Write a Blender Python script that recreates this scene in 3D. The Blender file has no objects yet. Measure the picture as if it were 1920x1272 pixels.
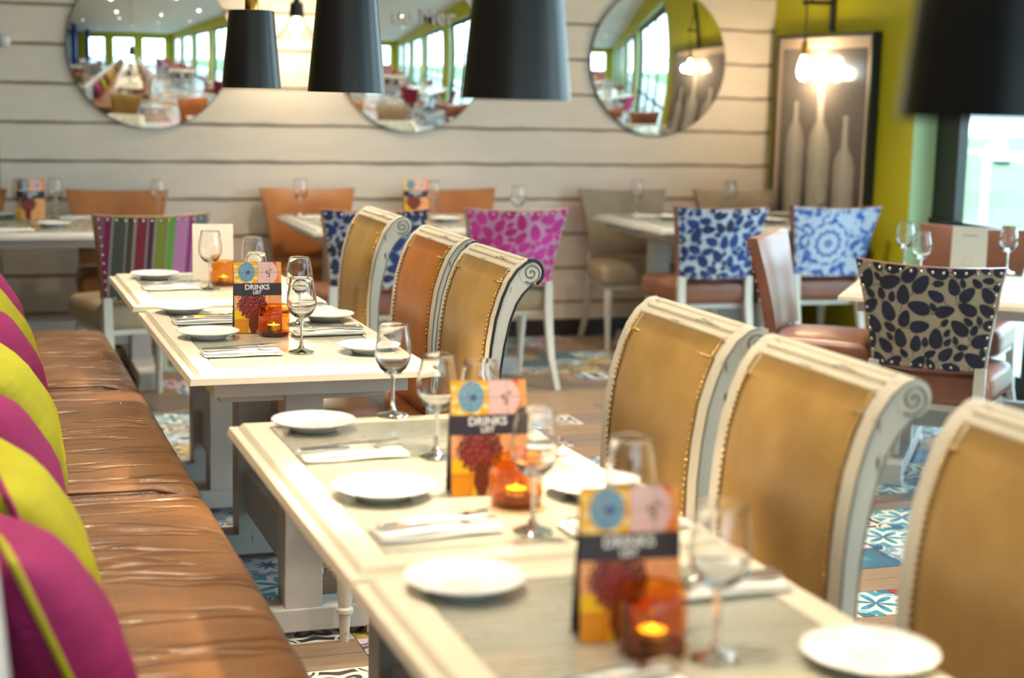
import bpy, math, random
from math import pi, sin, cos, radians
from mathutils import Matrix, Vector
random.seed(7)
S = bpy.context.scene
COL = S.collection

# ---------------------------------------------------------------- camera, world, lights, exposure
cam_d = bpy.data.cameras.new('camera')
cam = bpy.data.objects.new('camera', cam_d)
COL.objects.link(cam)
cam.matrix_world = Matrix(((0.9444577, 0.02885272, -0.32736397, 0.0),
                           (-0.32778772, 0.15410683, -0.93209779, 0.0),
                           (0.02355547, 0.98763283, 0.15500496, 1.49),
                           (0, 0, 0, 1)))
cam_d.sensor_width = 36.0
cam_d.lens = 56.25
cam_d.clip_start = 0.05
cam_d.clip_end = 200
cam_d.dof.use_dof = True
cam_d.dof.focus_distance = 4.35
cam_d.dof.aperture_fstop = 2.3
S.camera = cam

S.view_settings.view_transform = 'Standard'
S.view_settings.look = 'None'
S.view_settings.exposure = 1.12
S.view_settings.gamma = 1.0
S.view_settings.use_curve_mapping = False
S.cycles.max_bounces = 10
S.cycles.transparent_max_bounces = 24
S.cycles.caustics_reflective = False
S.cycles.caustics_refractive = False
S.cycles.sample_clamp_indirect = 6.0

world = bpy.data.worlds.new('world')
S.world = world
world.use_nodes = True
bg = world.node_tree.nodes['Background']
bg.inputs[0].default_value = (0.64, 0.83, 1.0, 1)
bg.inputs[1].default_value = 4.2

def light(name, kind, loc, energy, color, **k):
    d = bpy.data.lights.new(name, kind)
    d.energy = energy
    d.color = color
    o = bpy.data.objects.new(name, d)
    COL.objects.link(o)
    o.location = loc
    for a, b in k.items():
        if a == 'rot':
            o.rotation_euler = b
        elif a == 'portal':
            d.cycles.is_portal = True
        else:
            setattr(d, a, b)
    return o

XR, YB, ZC = 4.87, 9.06, 3.2            # right wall face, back wall face, ceiling
XL, YF = -4.2, -6.2
RIGHT_WINDOWS = [(5.15, 7.46), (2.45, 4.6), (-0.2, 1.9), (-2.9, -0.8), (-5.6, -3.5)]
FRONT_WINDOWS = [(-3.4, -1.6), (-0.9, 1.2), (1.9, 4.2)]
for a, b in RIGHT_WINDOWS:
    light('daylight_portal', 'AREA', (XR + .22, (a + b) / 2, 1.39), 1, (1, 1, 1), rot=(0, radians(90), 0),
          shape='RECTANGLE', size=2.74, size_y=b - a, portal=True)
for a, b in FRONT_WINDOWS:
    light('daylight_portal', 'AREA', ((a + b) / 2, YF - .22, 1.39), 1, (1, 1, 1), rot=(radians(90), 0, 0),
          shape='RECTANGLE', size=b - a, size_y=2.74, portal=True)

# ---------------------------------------------------------------- node helpers
class NT:
    def __init__(s, name):
        s.m = bpy.data.materials.new(name)
        s.m.use_nodes = True
        s.t = s.m.node_tree
        s.t.nodes.clear()
        s.out = s.t.nodes.new('ShaderNodeOutputMaterial')

    def n(s, typ, **k):
        x = s.t.nodes.new(typ)
        for a, b in k.items():
            setattr(x, a, b)
        return x

    def put(s, inp, v):
        if hasattr(v, 'is_output') or isinstance(v, bpy.types.NodeSocket):
            s.t.links.new(v, inp)
        elif isinstance(v, (tuple, list)):
            inp.default_value = tuple(v) + (1,) if len(v) == 3 and inp.type == 'RGBA' else tuple(v)
        else:
            inp.default_value = v

    def math(s, op, a, b=0.0, c=None, clamp=False):
        x = s.n('ShaderNodeMath', operation=op, use_clamp=clamp)
        s.put(x.inputs[0], a)
        s.put(x.inputs[1], b)
        if c is not None:
            s.put(x.inputs[2], c)
        return x.outputs[0]

    def mix(s, f, a, b):
        x = s.n('ShaderNodeMix', data_type='RGBA')
        s.put(x.inputs[0], f)
        s.put(x.inputs[6], a)
        s.put(x.inputs[7], b)
        return x.outputs[2]

    def coord(s, which='Object'):
        return s.n('ShaderNodeTexCoord').outputs[which]

    def mapping(s, vec, scale=(1, 1, 1), loc=(0, 0, 0), rot=(0, 0, 0)):
        x = s.n('ShaderNodeMapping')
        s.put(x.inputs['Vector'], vec)
        x.inputs['Scale'].default_value = scale
        x.inputs['Location'].default_value = loc
        x.inputs['Rotation'].default_value = rot
        return x.outputs[0]

    def noise(s, vec, scale=5, detail=3, rough=.5, out=0):
        x = s.n('ShaderNodeTexNoise')
        s.put(x.inputs['Vector'], vec)
        x.inputs['Scale'].default_value = scale
        x.inputs['Detail'].default_value = detail
        x.inputs['Roughness'].default_value = rough
        return x.outputs[out]

    def ramp(s, f, stops, interp='LINEAR'):
        x = s.n('ShaderNodeValToRGB')
        r = x.color_ramp
        r.interpolation = interp
        while len(r.elements) < len(stops):
            r.elements.new(1.0)
        for e, (p, c) in zip(r.elements, stops):
            e.position = p
            e.color = (c, c, c, 1) if isinstance(c, (int, float)) else tuple(c) + (1,)
        s.put(x.inputs[0], f)
        return x.outputs[0]

    def sep(s, vec):
        x = s.n('ShaderNodeSeparateXYZ')
        s.put(x.inputs[0], vec)
        return x.outputs

    def bump(s, h, strength=.3, dist=.01):
        x = s.n('ShaderNodeBump')
        x.inputs['Strength'].default_value = strength
        x.inputs['Distance'].default_value = dist
        s.put(x.inputs['Height'], h)
        return x.outputs[0]

    def bsdf(s, color, rough=.5, metal=0.0, normal=None, **k):
        x = s.n('ShaderNodeBsdfPrincipled')
        s.put(x.inputs['Base Color'], color)
        s.put(x.inputs['Roughness'], rough)
        s.put(x.inputs['Metallic'], metal)
        if normal is not None:
            s.put(x.inputs['Normal'], normal)
        for a, b in k.items():
            s.put(x.inputs[a.replace('_', ' ')], b)
        s.t.links.new(x.outputs[0], s.out.inputs[0])
        return x

def plain(name, color, rough=.5, metal=0.0, **k):
    t = NT(name)
    n = t.noise(t.coord(), 14, 3)
    c = t.mix(t.math('MULTIPLY', n, .25), color, tuple(v * .8 for v in color))
    t.bsdf(c, rough, metal, **k)
    return t.m

def srgb(r, g, b):
    return tuple((v / 255 / 12.92) if v / 255 <= .04045 else ((v / 255 + .055) / 1.055) ** 2.4 for v in (r, g, b))

def painted(name, color, chip=(0.05, 0.045, 0.045), amount=.62, stretch=(10, 10, 2.5), rough=.45):
    t = NT(name)
    c = t.coord()
    n = t.noise(t.mapping(c, stretch), 3.0, 5, .6)
    mask = t.ramp(n, [(0, 0), (amount, 0), (amount + .035, 1), (1, 1)])
    n2 = t.noise(c, 7, 3)
    base = t.mix(n2, color, tuple(v * .82 for v in color))
    col = t.mix(mask, base, chip)
    t.bsdf(col, rough, 0, t.bump(t.math('SUBTRACT', 1.0, mask), .35, .002))
    return t.m

def leather(name, color, dark=None, rough=.36, wrinkle=(1, 1, 1), ws=0.0, spec=.5):
    t = NT(name)
    c = t.coord()
    n = t.noise(c, 4.5, 4, .55)
    fine = t.noise(c, 160, 2)
    col = t.mix(t.ramp(n, [(.3, 0), (.75, 1)]), color, dark or tuple(v * .6 for v in color))
    h = t.math('MULTIPLY', fine, .12)
    if ws:
        w = t.noise(t.mapping(c, wrinkle), 1.0, 1.5, .5)
        h = t.math('ADD', h, t.math('MULTIPLY', t.ramp(w, [(.0, 1), (.36, 1), (.42, 0), (.48, 1), (1, .8)]), 1.0))
    t.bsdf(col, rough, 0, t.bump(h, .35 if not ws else ws, .03 if ws else .003), Specular_IOR_Level=spec)
    return t.m

def velvet(name, color):
    t = NT(name)
    c = t.coord()
    n = t.noise(c, 9, 3, .6)
    w = t.noise(t.mapping(c, (3, 3, 14), rot=(0, .5, .3)), 2, 3)
    col = t.mix(n, color, tuple(v * .62 for v in color))
    t.bsdf(col, .75, 0, t.bump(w, .35, .02), Sheen_Weight=.3, Sheen_Roughness=.35, Sheen_Tint=tuple(color))
    return t.m

def leaf_fabric(name, ground, leaf, scale=16, thr=.34, stem=True, alt=None):
    t = NT(name)
    c = t.coord()
    s = t.sep(c)
    cmb = t.n('ShaderNodeCombineXYZ')
    t.put(cmb.inputs[0], s[0])
    t.put(cmb.inputs[1], s[2])
    v2 = cmb.outputs[0]
    nz = t.n('ShaderNodeVectorMath', operation='SCALE')
    t.put(nz.inputs[0], t.noise(v2, 9, 1, out=1))
    nz.inputs[3].default_value = .045
    add = t.n('ShaderNodeVectorMath', operation='ADD')
    t.put(add.inputs[0], v2)
    t.put(add.inputs[1], nz.outputs[0])
    v2 = add.outputs[0]
    mask = None
    for rot, off in ((.75, 0), (-.55, 3.3)):
        vo = t.n('ShaderNodeTexVoronoi', voronoi_dimensions='2D')
        t.put(vo.inputs['Vector'], t.mapping(v2, (1.5, .85, 1), (off, off * .7, 0), (0, 0, rot)))
        vo.inputs['Scale'].default_value = scale
        vo.inputs['Randomness'].default_value = .65
        m = t.math('LESS_THAN', vo.outputs['Distance'], thr)
        mask = m if mask is None else t.math('MAXIMUM', mask, m)
    if stem:
        w = t.noise(v2, scale * .42, 1)
        line = t.math('LESS_THAN', t.math('ABSOLUTE', t.math('SUBTRACT', w, .5)), .012)
        mask = t.math('MAXIMUM', mask, line)
    lc = leaf if alt is None else t.mix(t.ramp(t.noise(c, 5, 2), [(.4, 0), (.6, 1)]), leaf, alt)
    t.bsdf(t.mix(mask, ground, lc), .6, 0, t.bump(mask, .4, .003), Sheen_Weight=.25)
    return t.m

M = {}
M['cream'] = painted('cream_painted_wood', srgb(222, 212, 190), srgb(120, 105, 90), .70)
M['chair_paint'] = painted('distressed_white_paint', srgb(214, 208, 192), srgb(40, 38, 40), .66)
M['grey_paint'] = painted('grey_white_painted_wood', srgb(205, 203, 198), srgb(110, 100, 92), .72)
M['leg_paint'] = painted('pale_painted_leg', srgb(222, 218, 205), srgb(120, 110, 95), .74)

def zinc():
    t = NT('zinc_table_panel')
    c = t.coord()
    n = t.noise(c, 5, 5, .65)
    n2 = t.noise(t.mapping(c, (1, 6, 1)), 3, 4)
    col = t.mix(n, srgb(168, 167, 150), srgb(204, 202, 186))
    t.bsdf(col, t.math('MULTIPLY_ADD', n2, .22, .16), .45, t.bump(n, .08, .004))
    return t.m
M['zinc'] = zinc()
M['dark_gap'] = plain('dark_joint', (.02, .018, .015), .8)
M['tan'] = leather('tan_gold_leather', srgb(182, 148, 90), srgb(150, 116, 64))
M['orange'] = leather('orange_tan_leather', srgb(192, 122, 62), srgb(156, 90, 40))
M['brown_seat'] = leather('brown_leather', srgb(128, 80, 50), srgb(90, 52, 30), .3)
M['rose_brown'] = leather('rosy_brown_leather', srgb(158, 104, 82), srgb(122, 76, 58), .32)
M['grey_leather'] = leather('taupe_grey_leather', srgb(176, 158, 132), srgb(146, 128, 104), .34)
M['bench'] = leather('bench_leather', srgb(146, 104, 68), srgb(112, 76, 46), .27, (2.2, 10, 2.2), .7)
M['bench_side'] = leather('bench_side_leather', srgb(118, 74, 46), srgb(92, 54, 32), .35)
M['bench_back'] = plain('bench_back_grey', srgb(175, 178, 180), .5)
M['magenta'] = velvet('magenta_velvet', srgb(150, 8, 92))
M['lime'] = velvet('lime_velvet', srgb(184, 178, 14))
def leafv(name, a, b):
    t = NT(name)
    n = t.noise(t.coord(), 6, 3)
    t.bsdf(t.mix(t.ramp(n, [(.4, 0), (.62, 1)]), a, b), .55, 0, Sheen_Weight=.3)
    return t.m
M['leaf_navy'] = leafv('navy_velvet_leaf', srgb(10, 14, 34), srgb(18, 28, 62))
M['leaf_blue'] = leafv('blue_velvet_leaf', srgb(14, 60, 140), srgb(8, 26, 74))
M['leaf_nblue'] = leafv('dark_blue_velvet_leaf', srgb(12, 48, 116), srgb(10, 16, 40))
M['leaf_pink'] = leafv('pink_velvet_leaf', srgb(216, 44, 160), srgb(176, 14, 112))
M['leaf_navy_ground'] = plain('beige_ground_fabric', srgb(186, 170, 146), .7)
M['leaf_blue_ground'] = plain('pale_blue_ground_fabric', srgb(206, 214, 226), .7)
M['leaf_nblue_ground'] = plain('pale_grey_ground_fabric', srgb(196, 198, 204), .7)
M['leaf_pink_ground'] = plain('pale_pink_ground_fabric', srgb(208, 150, 186), .7)
M['nail'] = plain('nickel_nailhead', srgb(215, 205, 190), .22, 1.0)
M['brassnail'] = plain('brass_nailhead', srgb(215, 180, 115), .25, 1.0)
M['magenta_fabric'] = plain('magenta_fabric', srgb(150, 20, 70), .7)
M['porcelain'] = plain('white_porcelain', (.86, .86, .84), .12)
M['napkin'] = plain('white_napkin', (.88, .87, .84), .85)
M['steel'] = plain('polished_cutlery', (.8, .79, .77), .12, 1.0)
M['black_shade'] = plain('black_satin_shade', (.007, .006, .0055), .33, Specular_IOR_Level=.42)
M['shade_inner'] = plain('gold_shade_lining', srgb(200, 140, 60), .3, .8)
M['brass'] = plain('brass', srgb(205, 150, 62), .25, 1.0)
M['black'] = plain('matt_black', (.012, .015, .015), .5)
M['ceiling'] = plain('ceiling_white', (.74, .74, .74), .8)
M['green'] = plain('lime_green_wall_paint', srgb(198, 190, 22), .6)
M['mint'] = plain('pale_mint_reveal', srgb(190, 222, 168), .5)  # window reveals, paler and greener than the wall
M['frame_black'] = plain('dark_window_frame', (.018, .017, .016), .35)
M['blue'] = plain('cobalt_blue_paint', srgb(28, 40, 150), .5)
M['dark_wall'] = plain('dark_bar_wall', srgb(60, 52, 40), .6)
M['skirting'] = plain('dark_skirting', srgb(42, 34, 28), .4)
M['card_white'] = plain('white_card', srgb(250, 242, 226), .6)
M['card_back'] = plain('dark_card_back', srgb(62, 56, 66), .5)
M['text_white'] = plain('white_print', (.92, .92, .92), .6)
M['text_grey'] = plain('grey_print', srgb(150, 140, 130), .6)
M['text_faint'] = plain('faded_white_lettering', srgb(205, 198, 190), .7)
M['mirror'] = NT('mirror_glass')
_t = M['mirror']
_g = _t.n('ShaderNodeBsdfGlossy')
_g.inputs['Color'].default_value = (.93, .95, .95, 1)
_g.inputs['Roughness'].default_value = 0.003
_t.t.links.new(_g.outputs[0], _t.out.inputs[0])
M['mirror'] = _t.m

def thin_glass(name, tint=(.97, .98, .98), refl=1.0):
    t = NT(name)
    tr = t.n('ShaderNodeBsdfTransparent')
    tr.inputs[0].default_value = tuple(tint) + (1,)
    gl = t.n('ShaderNodeBsdfGlossy')
    gl.inputs['Roughness'].default_value = .02
    gl.inputs['Color'].default_value = (1, 1, 1, 1)
    lw = t.n('ShaderNodeLayerWeight')
    lw.inputs[0].default_value = .5
    f = t.math('MULTIPLY_ADD', t.math('POWER', lw.outputs['Facing'], 3.0), refl, .045, clamp=True)
    mx = t.n('ShaderNodeMixShader')
    t.put(mx.inputs[0], f)
    t.t.links.new(tr.outputs[0], mx.inputs[1])
    t.t.links.new(gl.outputs[0], mx.inputs[2])
    t.t.links.new(mx.outputs[0], t.out.inputs[0])
    return t.m
M['bowl'] = None
M['pane'] = thin_glass('window_pane', (.93, .98, .97), .5)
def solid_glass():
    t = NT('solid_clear_glass')
    g = t.n('ShaderNodeBsdfGlass')
    g.inputs['IOR'].default_value = 1.48
    g.inputs['Roughness'].default_value = 0.0
    t.t.links.new(g.outputs[0], t.out.inputs[0])
    return t.m
M['stem'] = solid_glass()
M['bowl'] = M['stem']
M['lampglass'] = thin_glass('clear_lamp_glass', (.93, .94, .95), 1.0)
M['amber'] = thin_glass('amber_glass', (.88, .50, .11), .5)
M['amber_base'] = plain('thick_amber_glass_base', srgb(120, 50, 8), .1, Transmission_Weight=.6)

def emis(name, color, strength):
    t = NT(name)
    e = t.n('ShaderNodeEmission')
    e.inputs[0].default_value = tuple(color) + (1,)
    e.inputs[1].default_value = strength
    t.t.links.new(e.outputs[0], t.out.inputs[0])
    return t.m
M['bulb'] = emis('glowing_bulb', (1, .80, .50), 60)
M['spot_face'] = emis('ceiling_lamp_face', (1, .93, .8), 90)
M['flame'] = emis('candle_flame', (1, .62, .12), 6)
M['wax'] = plain('glowing_yellow_wax', srgb(250, 190, 40), .5, Emission_Color=(1, .5, .04, 1), Emission_Strength=1.6)  # lit tealight's glow put into the wax as emission

# ---------------------------------------------------------------- mesh helpers
class G:
    def __init__(s):
        s.v, s.f, s.uv = [], [], {}

    def add(s, vs, fs):
        o = len(s.v)
        s.v += [tuple(p) for p in vs]
        s.f += [tuple(i + o for i in f) for f in fs]
        return s

    def box(s, x0, x1, y0, y1, z0, z1):
        vs = [(x, y, z) for z in (z0, z1) for y in (y0, y1) for x in (x0, x1)]
        return s.add(vs, [(0, 2, 3, 1), (4, 5, 7, 6), (0, 1, 5, 4), (2, 6, 7, 3), (0, 4, 6, 2), (1, 3, 7, 5)])

    def hexa(s, b, t):
        """eight-corner solid: b and t are four corners each, same winding"""
        return s.add(list(b) + list(t), [(3, 2, 1, 0), (4, 5, 6, 7)] + [(i, (i + 1) % 4, 4 + (i + 1) % 4, 4 + i) for i in range(4)])

    def lathe(s, prof, seg=32, c=(0, 0, 0), close=False):
        n = len(prof)
        vs = []
        for k in range(seg):
            a = 2 * pi * k / seg
            vs += [(c[0] + r * cos(a), c[1] + r * sin(a), c[2] + z) for r, z in prof]
        fs = []
        for k in range(seg):
            k2 = (k + 1) % seg
            for i in range(n - 1 if not close else n):
                i2 = (i + 1) % n
                fs.append((k * n + i, k2 * n + i, k2 * n + i2, k * n + i2))
        return s.add(vs, fs)

    def tube(s, pts, rad, seg=8, cap=True):
        pts = [Vector(p) for p in pts]
        if not isinstance(rad, (list, tuple)):
            rad = [rad] * len(pts)
        rings = []
        up = Vector((0, 0, 1))
        for i, p in enumerate(pts):
            d = (pts[min(i + 1, len(pts) - 1)] - pts[max(i - 1, 0)]).normalized()
            if abs(d.dot(up)) > .95:
                up = Vector((1, 0, 0))
            a = d.cross(up).normalized()
            b = d.cross(a).normalized()
            up = -b if False else up
            rings.append([p + (a * cos(2 * pi * k / seg) + b * sin(2 * pi * k / seg)) * rad[i] for k in range(seg)])
        vs = [q for r in rings for q in r]
        fs = []
        for i in range(len(pts) - 1):
            for k in range(seg):
                k2 = (k + 1) % seg
                fs.append((i * seg + k, i * seg + k2, (i + 1) * seg + k2, (i + 1) * seg + k))
        if cap:
            fs.append(tuple(range(seg))[::-1])
            fs.append(tuple((len(pts) - 1) * seg + k for k in range(seg)))
        return s.add(vs, fs)

    def prism(s, poly, y0, y1):
        """poly in (x, z), extruded in y"""
        n = len(poly)
        vs = [(x, y0, z) for x, z in poly] + [(x, y1, z) for x, z in poly]
        return s.add(vs, [tuple(range(n)), tuple(range(2 * n - 1, n - 1, -1))] +
                     [(i, n + i, n + (i + 1) % n, (i + 1) % n) for i in range(n)])

    def strip(s, front, back, y0, y1):
        """solid between two equally long (x, z) contours, extruded in y; quads only"""
        n = len(front)
        vs = []
        for y in (y0, y1):
            vs += [(x, y, z) for x, z in front] + [(x, y, z) for x, z in back]
        fs = []
        for i in range(n - 1):
            fs.append((i, i + 1, n + i + 1, n + i))
            fs.append((2 * n + i, 3 * n + i, 3 * n + i + 1, 2 * n + i + 1))
            fs.append((i, 2 * n + i, 2 * n + i + 1, i + 1))
            fs.append((n + i, n + i + 1, 3 * n + i + 1, 3 * n + i))
        fs.append((0, n, 3 * n, 2 * n))
        fs.append((n - 1, 3 * n - 1, 4 * n - 1, 2 * n - 1))
        return s.add(vs, fs)

    def rbox(s, c, half, r, puff=0.0, n=9, taper=0.0, wav=0.0):
        """rounded box; puff raises the middle of the top"""
        g = [-1, -.985, -.94, -.85, -.5, 0, .5, .85, .94, .985, 1]
        m = len(g)
        idx = {}
        vs, fs = [], []
        hx, hy, hz = half

        def vert(p):
            if p in idx:
                return idx[p]
            q = [p[0] * hx, p[1] * hy, p[2] * hz]
            # place so that edge bands fall inside the rounding radius
            for i, h in enumerate(half):
                a = abs(p[i])
                t = {1: 1, .985: 1 - .12 * r / h, .94: 1 - .45 * r / h, .85: 1 - r / h}.get(a)
                if a in (0, .5):
                    t = a * (1 - r / h) / .85
                if t is not None:
                    q[i] = math.copysign(t * h, p[i])
            inn = [max(-(h - r), min(h - r, q[i])) for i, h in enumerate(half)]
            d = Vector([q[i] - inn[i] for i in range(3)])
            L = d.length
            if L > 1e-9:
                mx = max(abs(d[0]), abs(d[1]), abs(d[2]))
                d = d / L * mx
            w = [inn[i] + d[i] for i in range(3)]
            ux, uy = w[0] / hx, w[1] / hy
            w[2] += puff * (1 - ux ** 2) * (1 - uy ** 2) * (1 if p[2] > 0 else 0) * (1 if p[2] >= 0 else 0)
            if taper:
                w[0] *= 1 + taper * (w[1] / hy)
            idx[p] = len(vs)
            vs.append((c[0] + w[0], c[1] + w[1], c[2] + w[2]))
            return idx[p]
        for ax in range(3):
            for sgn in (-1, 1):
                for i in range(m - 1):
                    for j in range(m - 1):
                        q = []
                        for a, b in ((i, j), (i + 1, j), (i + 1, j + 1), (i, j + 1)):
                            p = [0, 0, 0]
                            p[ax] = sgn
                            p[(ax + 1) % 3] = g[a]
                            p[(ax + 2) % 3] = g[b]
                            q.append(vert(tuple(p)))
                        fs.append(tuple(q) if sgn > 0 else tuple(q[::-1]))
        return s.add(vs, fs)

    def ball(s, c, r, seg=8, rings=5, sq=(1, 1, 1)):
        vs = [(c[0], c[1], c[2] + r * sq[2])]
        for i in range(1, rings):
            a = pi * i / rings
            for k in range(seg):
                b = 2 * pi * k / seg
                vs.append((c[0] + r * sin(a) * cos(b) * sq[0], c[1] + r * sin(a) * sin(b) * sq[1], c[2] + r * cos(a) * sq[2]))
        vs.append((c[0], c[1], c[2] - r * sq[2]))
        fs = [(0, 1 + k, 1 + (k + 1) % seg) for k in range(seg)]
        for i in range(rings - 2):
            for k in range(seg):
                a = 1 + i * seg
                fs.append((a + k, a + seg + k, a + seg + (k + 1) % seg, a + (k + 1) % seg))
        e = len(vs) - 1
        a = 1 + (rings - 2) * seg
        fs += [(e, a + (k + 1) % seg, a + k) for k in range(seg)]
        return s.add(vs, fs)

    def obj(s, name, mat, parent=None, smooth=False, bevel=0.0, loc=(0, 0, 0), rz=0.0, **props):
        me = bpy.data.meshes.new(name)
        me.from_pydata(s.v, [], s.f)
        me.materials.append(M[mat] if isinstance(mat, str) else mat)
        me.validate()
        if smooth:
            me.polygons.foreach_set('use_smooth', [True] * len(me.polygons))
            if smooth != 'all':
                try:
                    me.set_sharp_from_angle(angle=radians(38))
                except Exception:
                    pass
        o = bpy.data.objects.new(name, me)
        COL.objects.link(o)
        o.parent = parent
        o.location = loc
        o.rotation_euler = (0, 0, rz)
        if bevel:
            b = o.modifiers.new('bevel', 'BEVEL')
            b.width = bevel
            b.segments = 2
            b.limit_method = 'ANGLE'
        for k, v in props.items():
            o[k] = v
        return o

def uvquad(o):
    """UVs from the x/z or x/y extents of the mesh, whichever plane is widest"""
    me = o.data
    xs = [v.co for v in me.vertices]
    lo = [min(p[i] for p in xs) for i in range(3)]
    hi = [max(p[i] for p in xs) for i in range(3)]
    ext = [hi[i] - lo[i] for i in range(3)]
    drop = ext.index(min(ext))
    a, b = [i for i in range(3) if i != drop]
    uv = me.uv_layers.new(name='uv')
    for l in me.loops:
        p = me.vertices[l.vertex_index].co
        uv.data[l.index].uv = ((p[a] - lo[a]) / ext[a], (p[b] - lo[b]) / ext[b])
    return o

def thing(name, label, cat, loc=(0, 0, 0), rz=0.0, group=None):
    o = bpy.data.objects.new(name, None)
    COL.objects.link(o)
    o.empty_display_size = .05
    o.location = loc
    o.rotation_euler = (0, 0, rz)
    o['label'] = label
    o['category'] = cat
    if group:
        o['group'] = group
    return o

def tag(o, label, cat, group=None):
    o['label'] = label
    o['category'] = cat
    if group:
        o['group'] = group
    return o

def kids(o):
    return [c for c in o.children]

def dup(root, loc, rz=0.0, label=None, group=None):
    def cp(o, par):
        c = o.copy()
        COL.objects.link(c)
        c.parent = par
        for ch in kids(o):
            cp(ch, c)
        return c
    r = cp(root, None)
    r.location = loc
    r.rotation_euler = (0, 0, rz)
    if label:
        r['label'] = label
    if group:
        r['group'] = group
    return r

class Maker:
    """first call places the original, later calls copy it"""
    def __init__(s, fn, group=None):
        s.fn, s.proto, s.group = fn, None, group

    def __call__(s, loc, rz, label, group=None):
        if s.proto is None:
            s.proto = s.fn()
            r = s.proto
            r.location = loc
            r.rotation_euler = (0, 0, rz)
            r['label'] = label
            g = group or s.group
            if g:
                r['group'] = g
            return r
        return dup(s.proto, loc, rz, label, group or s.group)

def struct(o):
    o['kind'] = 'structure'
    return o

# ---------------------------------------------------------------- floor: slab, tiles, planks
struct(G().box(XL - .2, XR + .5, YF - .3, YB + .2, -.2, -.012).obj('floor', 'dark_gap'))
floor = bpy.data.objects['floor']

def tile_mat(name, c0, c1, c2, n, a, k, th=0.0, corner=.2):
    t = NT(name)
    uv = t.n('ShaderNodeUVMap').outputs[0]
    s = t.sep(uv)
    x = t.math('SUBTRACT', s[0], .5)
    y = t.math('SUBTRACT', s[1], .5)
    r = t.math('SQRT', t.math('ADD', t.math('MULTIPLY', x, x), t.math('MULTIPLY', y, y)))
    an = t.math('ARCTAN2', y, x)
    wob = t.math('MULTIPLY', t.math('COSINE', t.math('MULTIPLY', an, float(n))), a)
    v = t.math('SINE', t.math('ADD', t.math('MULTIPLY', r, k), wob))
    m = t.math('GREATER_THAN', v, th)
    col = t.mix(m, c0, c1)
    star = t.math('LESS_THAN', t.math('ADD', r, t.math('MULTIPLY', wob, .05)), .12)
    col = t.mix(star, col, c2)
    cx = t.math('SUBTRACT', .5, t.math('ABSOLUTE', x))
    cy = t.math('SUBTRACT', .5, t.math('ABSOLUTE', y))
    cr = t.math('SQRT', t.math('ADD', t.math('MULTIPLY', cx, cx), t.math('MULTIPLY', cy, cy)))
    col = t.mix(t.math('LESS_THAN', cr, corner), col, c2)
    col = t.mix(t.math('LESS_THAN', t.math('ABSOLUTE', t.math('SUBTRACT', cr, corner + .06)), .022), col, c1)
    w = t.noise(t.coord(), 22, 4)
    col = t.mix(t.math('MULTIPLY', w, .3), col, srgb(140, 135, 130))
    t.bsdf(col, .32)
    return t.m

def plank_mat(name, a, b):
    t = NT(name)
    c = t.coord()
    n = t.noise(t.mapping(c, (2, 26, 2)), 2.2, 5, .65)
    t.bsdf(t.mix(t.ramp(n, [(.3, 0), (.7, 1)]), a, b), .42, 0, t.bump(n, .2, .003))
    return t.m

W_, K_ = srgb(226, 220, 206), srgb(24, 26, 38)
FLOOR_MATS = [
    tile_mat('scroll_tile', K_, W_, W_, 4, 2.2, 26, .15),
    tile_mat('blue_wave_tile', W_, srgb(70, 120, 165), K_, 2, 2.5, 15, .1, .12),
    tile_mat('teal_tile', srgb(10, 88, 118), srgb(14, 100, 128), srgb(40, 140, 160), 4, .4, 6, .5, .05),
    tile_mat('star_tile', srgb(205, 212, 215), srgb(120, 150, 170), srgb(50, 60, 90), 8, 1.2, 18, .2, .16),
    tile_mat('ochre_lattice_tile', srgb(215, 190, 140), srgb(60, 60, 60), srgb(200, 160, 60), 4, 3.0, 20, .35, .2),
    tile_mat('aqua_flower_tile', srgb(226, 228, 222), srgb(30, 150, 170), srgb(20, 100, 140), 6, 2.4, 13, .2, .2),
    tile_mat('lilac_tile', srgb(205, 180, 200), srgb(80, 40, 60), srgb(225, 205, 220), 5, 2.0, 16, .45, .18),
    tile_mat('grey_scroll_tile', srgb(86, 90, 100), srgb(205, 205, 205), srgb(170, 40, 40), 4, 1.6, 22, .2, .22),
    plank_mat('oak_plank', srgb(158, 132, 106), srgb(126, 102, 80)),
    plank_mat('grey_oak_plank', srgb(138, 120, 106), srgb(108, 94, 84)),
]
TS = .208
def box_uv(me):
    pass
def tile_mesh(name, mats, lx, ly):
    g = G().box(-lx / 2 + .0015, lx / 2 - .0015, -ly / 2 + .0015, ly / 2 - .0015, -.012, 0)
    me = bpy.data.meshes.new(name)
    me.from_pydata(g.v, [], g.f)
    uv = me.uv_layers.new(name='uv')
    for l in me.loops:
        p = me.vertices[l.vertex_index].co
        uv.data[l.index].uv = (p.x / lx + .5, p.y / ly + .5)
    me.materials.append(mats)
    return me
T_MESH = [tile_mesh('tile', FLOOR_MATS[i], TS, TS) for i in range(8)]
P_MESH = [tile_mesh('floor_plank', FLOOR_MATS[8 + i], TS * 4, TS / 2) for i in range(2)]
cells = []                                  # (kind, x, y)
ny = int((YB - YF) / TS)
for j in range(ny):
    y = YB - TS * (j + .5)
    x = XL + random.choice((0, 1, 2)) * TS
    while x < XR + .2:
        if random.random() < .16:
            m = random.choice((0, 1))
            cells.append(('p', m, x + 2 * TS, y + TS / 4))
            cells.append(('p', m, x + 2 * TS, y - TS / 4))
            x += 4 * TS
        else:
            cells.append(('t', random.choice((0, 0, 1, 2, 3, 3, 4, 5, 5, 6, 7)), x + TS / 2, y))
            x += TS
def in_view(x, y):
    return .25 < x < 4.9 and 2.6 < y < 8.9 and .12 < x / y < .75
vis_t = [c for c in cells if c[0] == 't' and in_view(c[2], c[3])]
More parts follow.
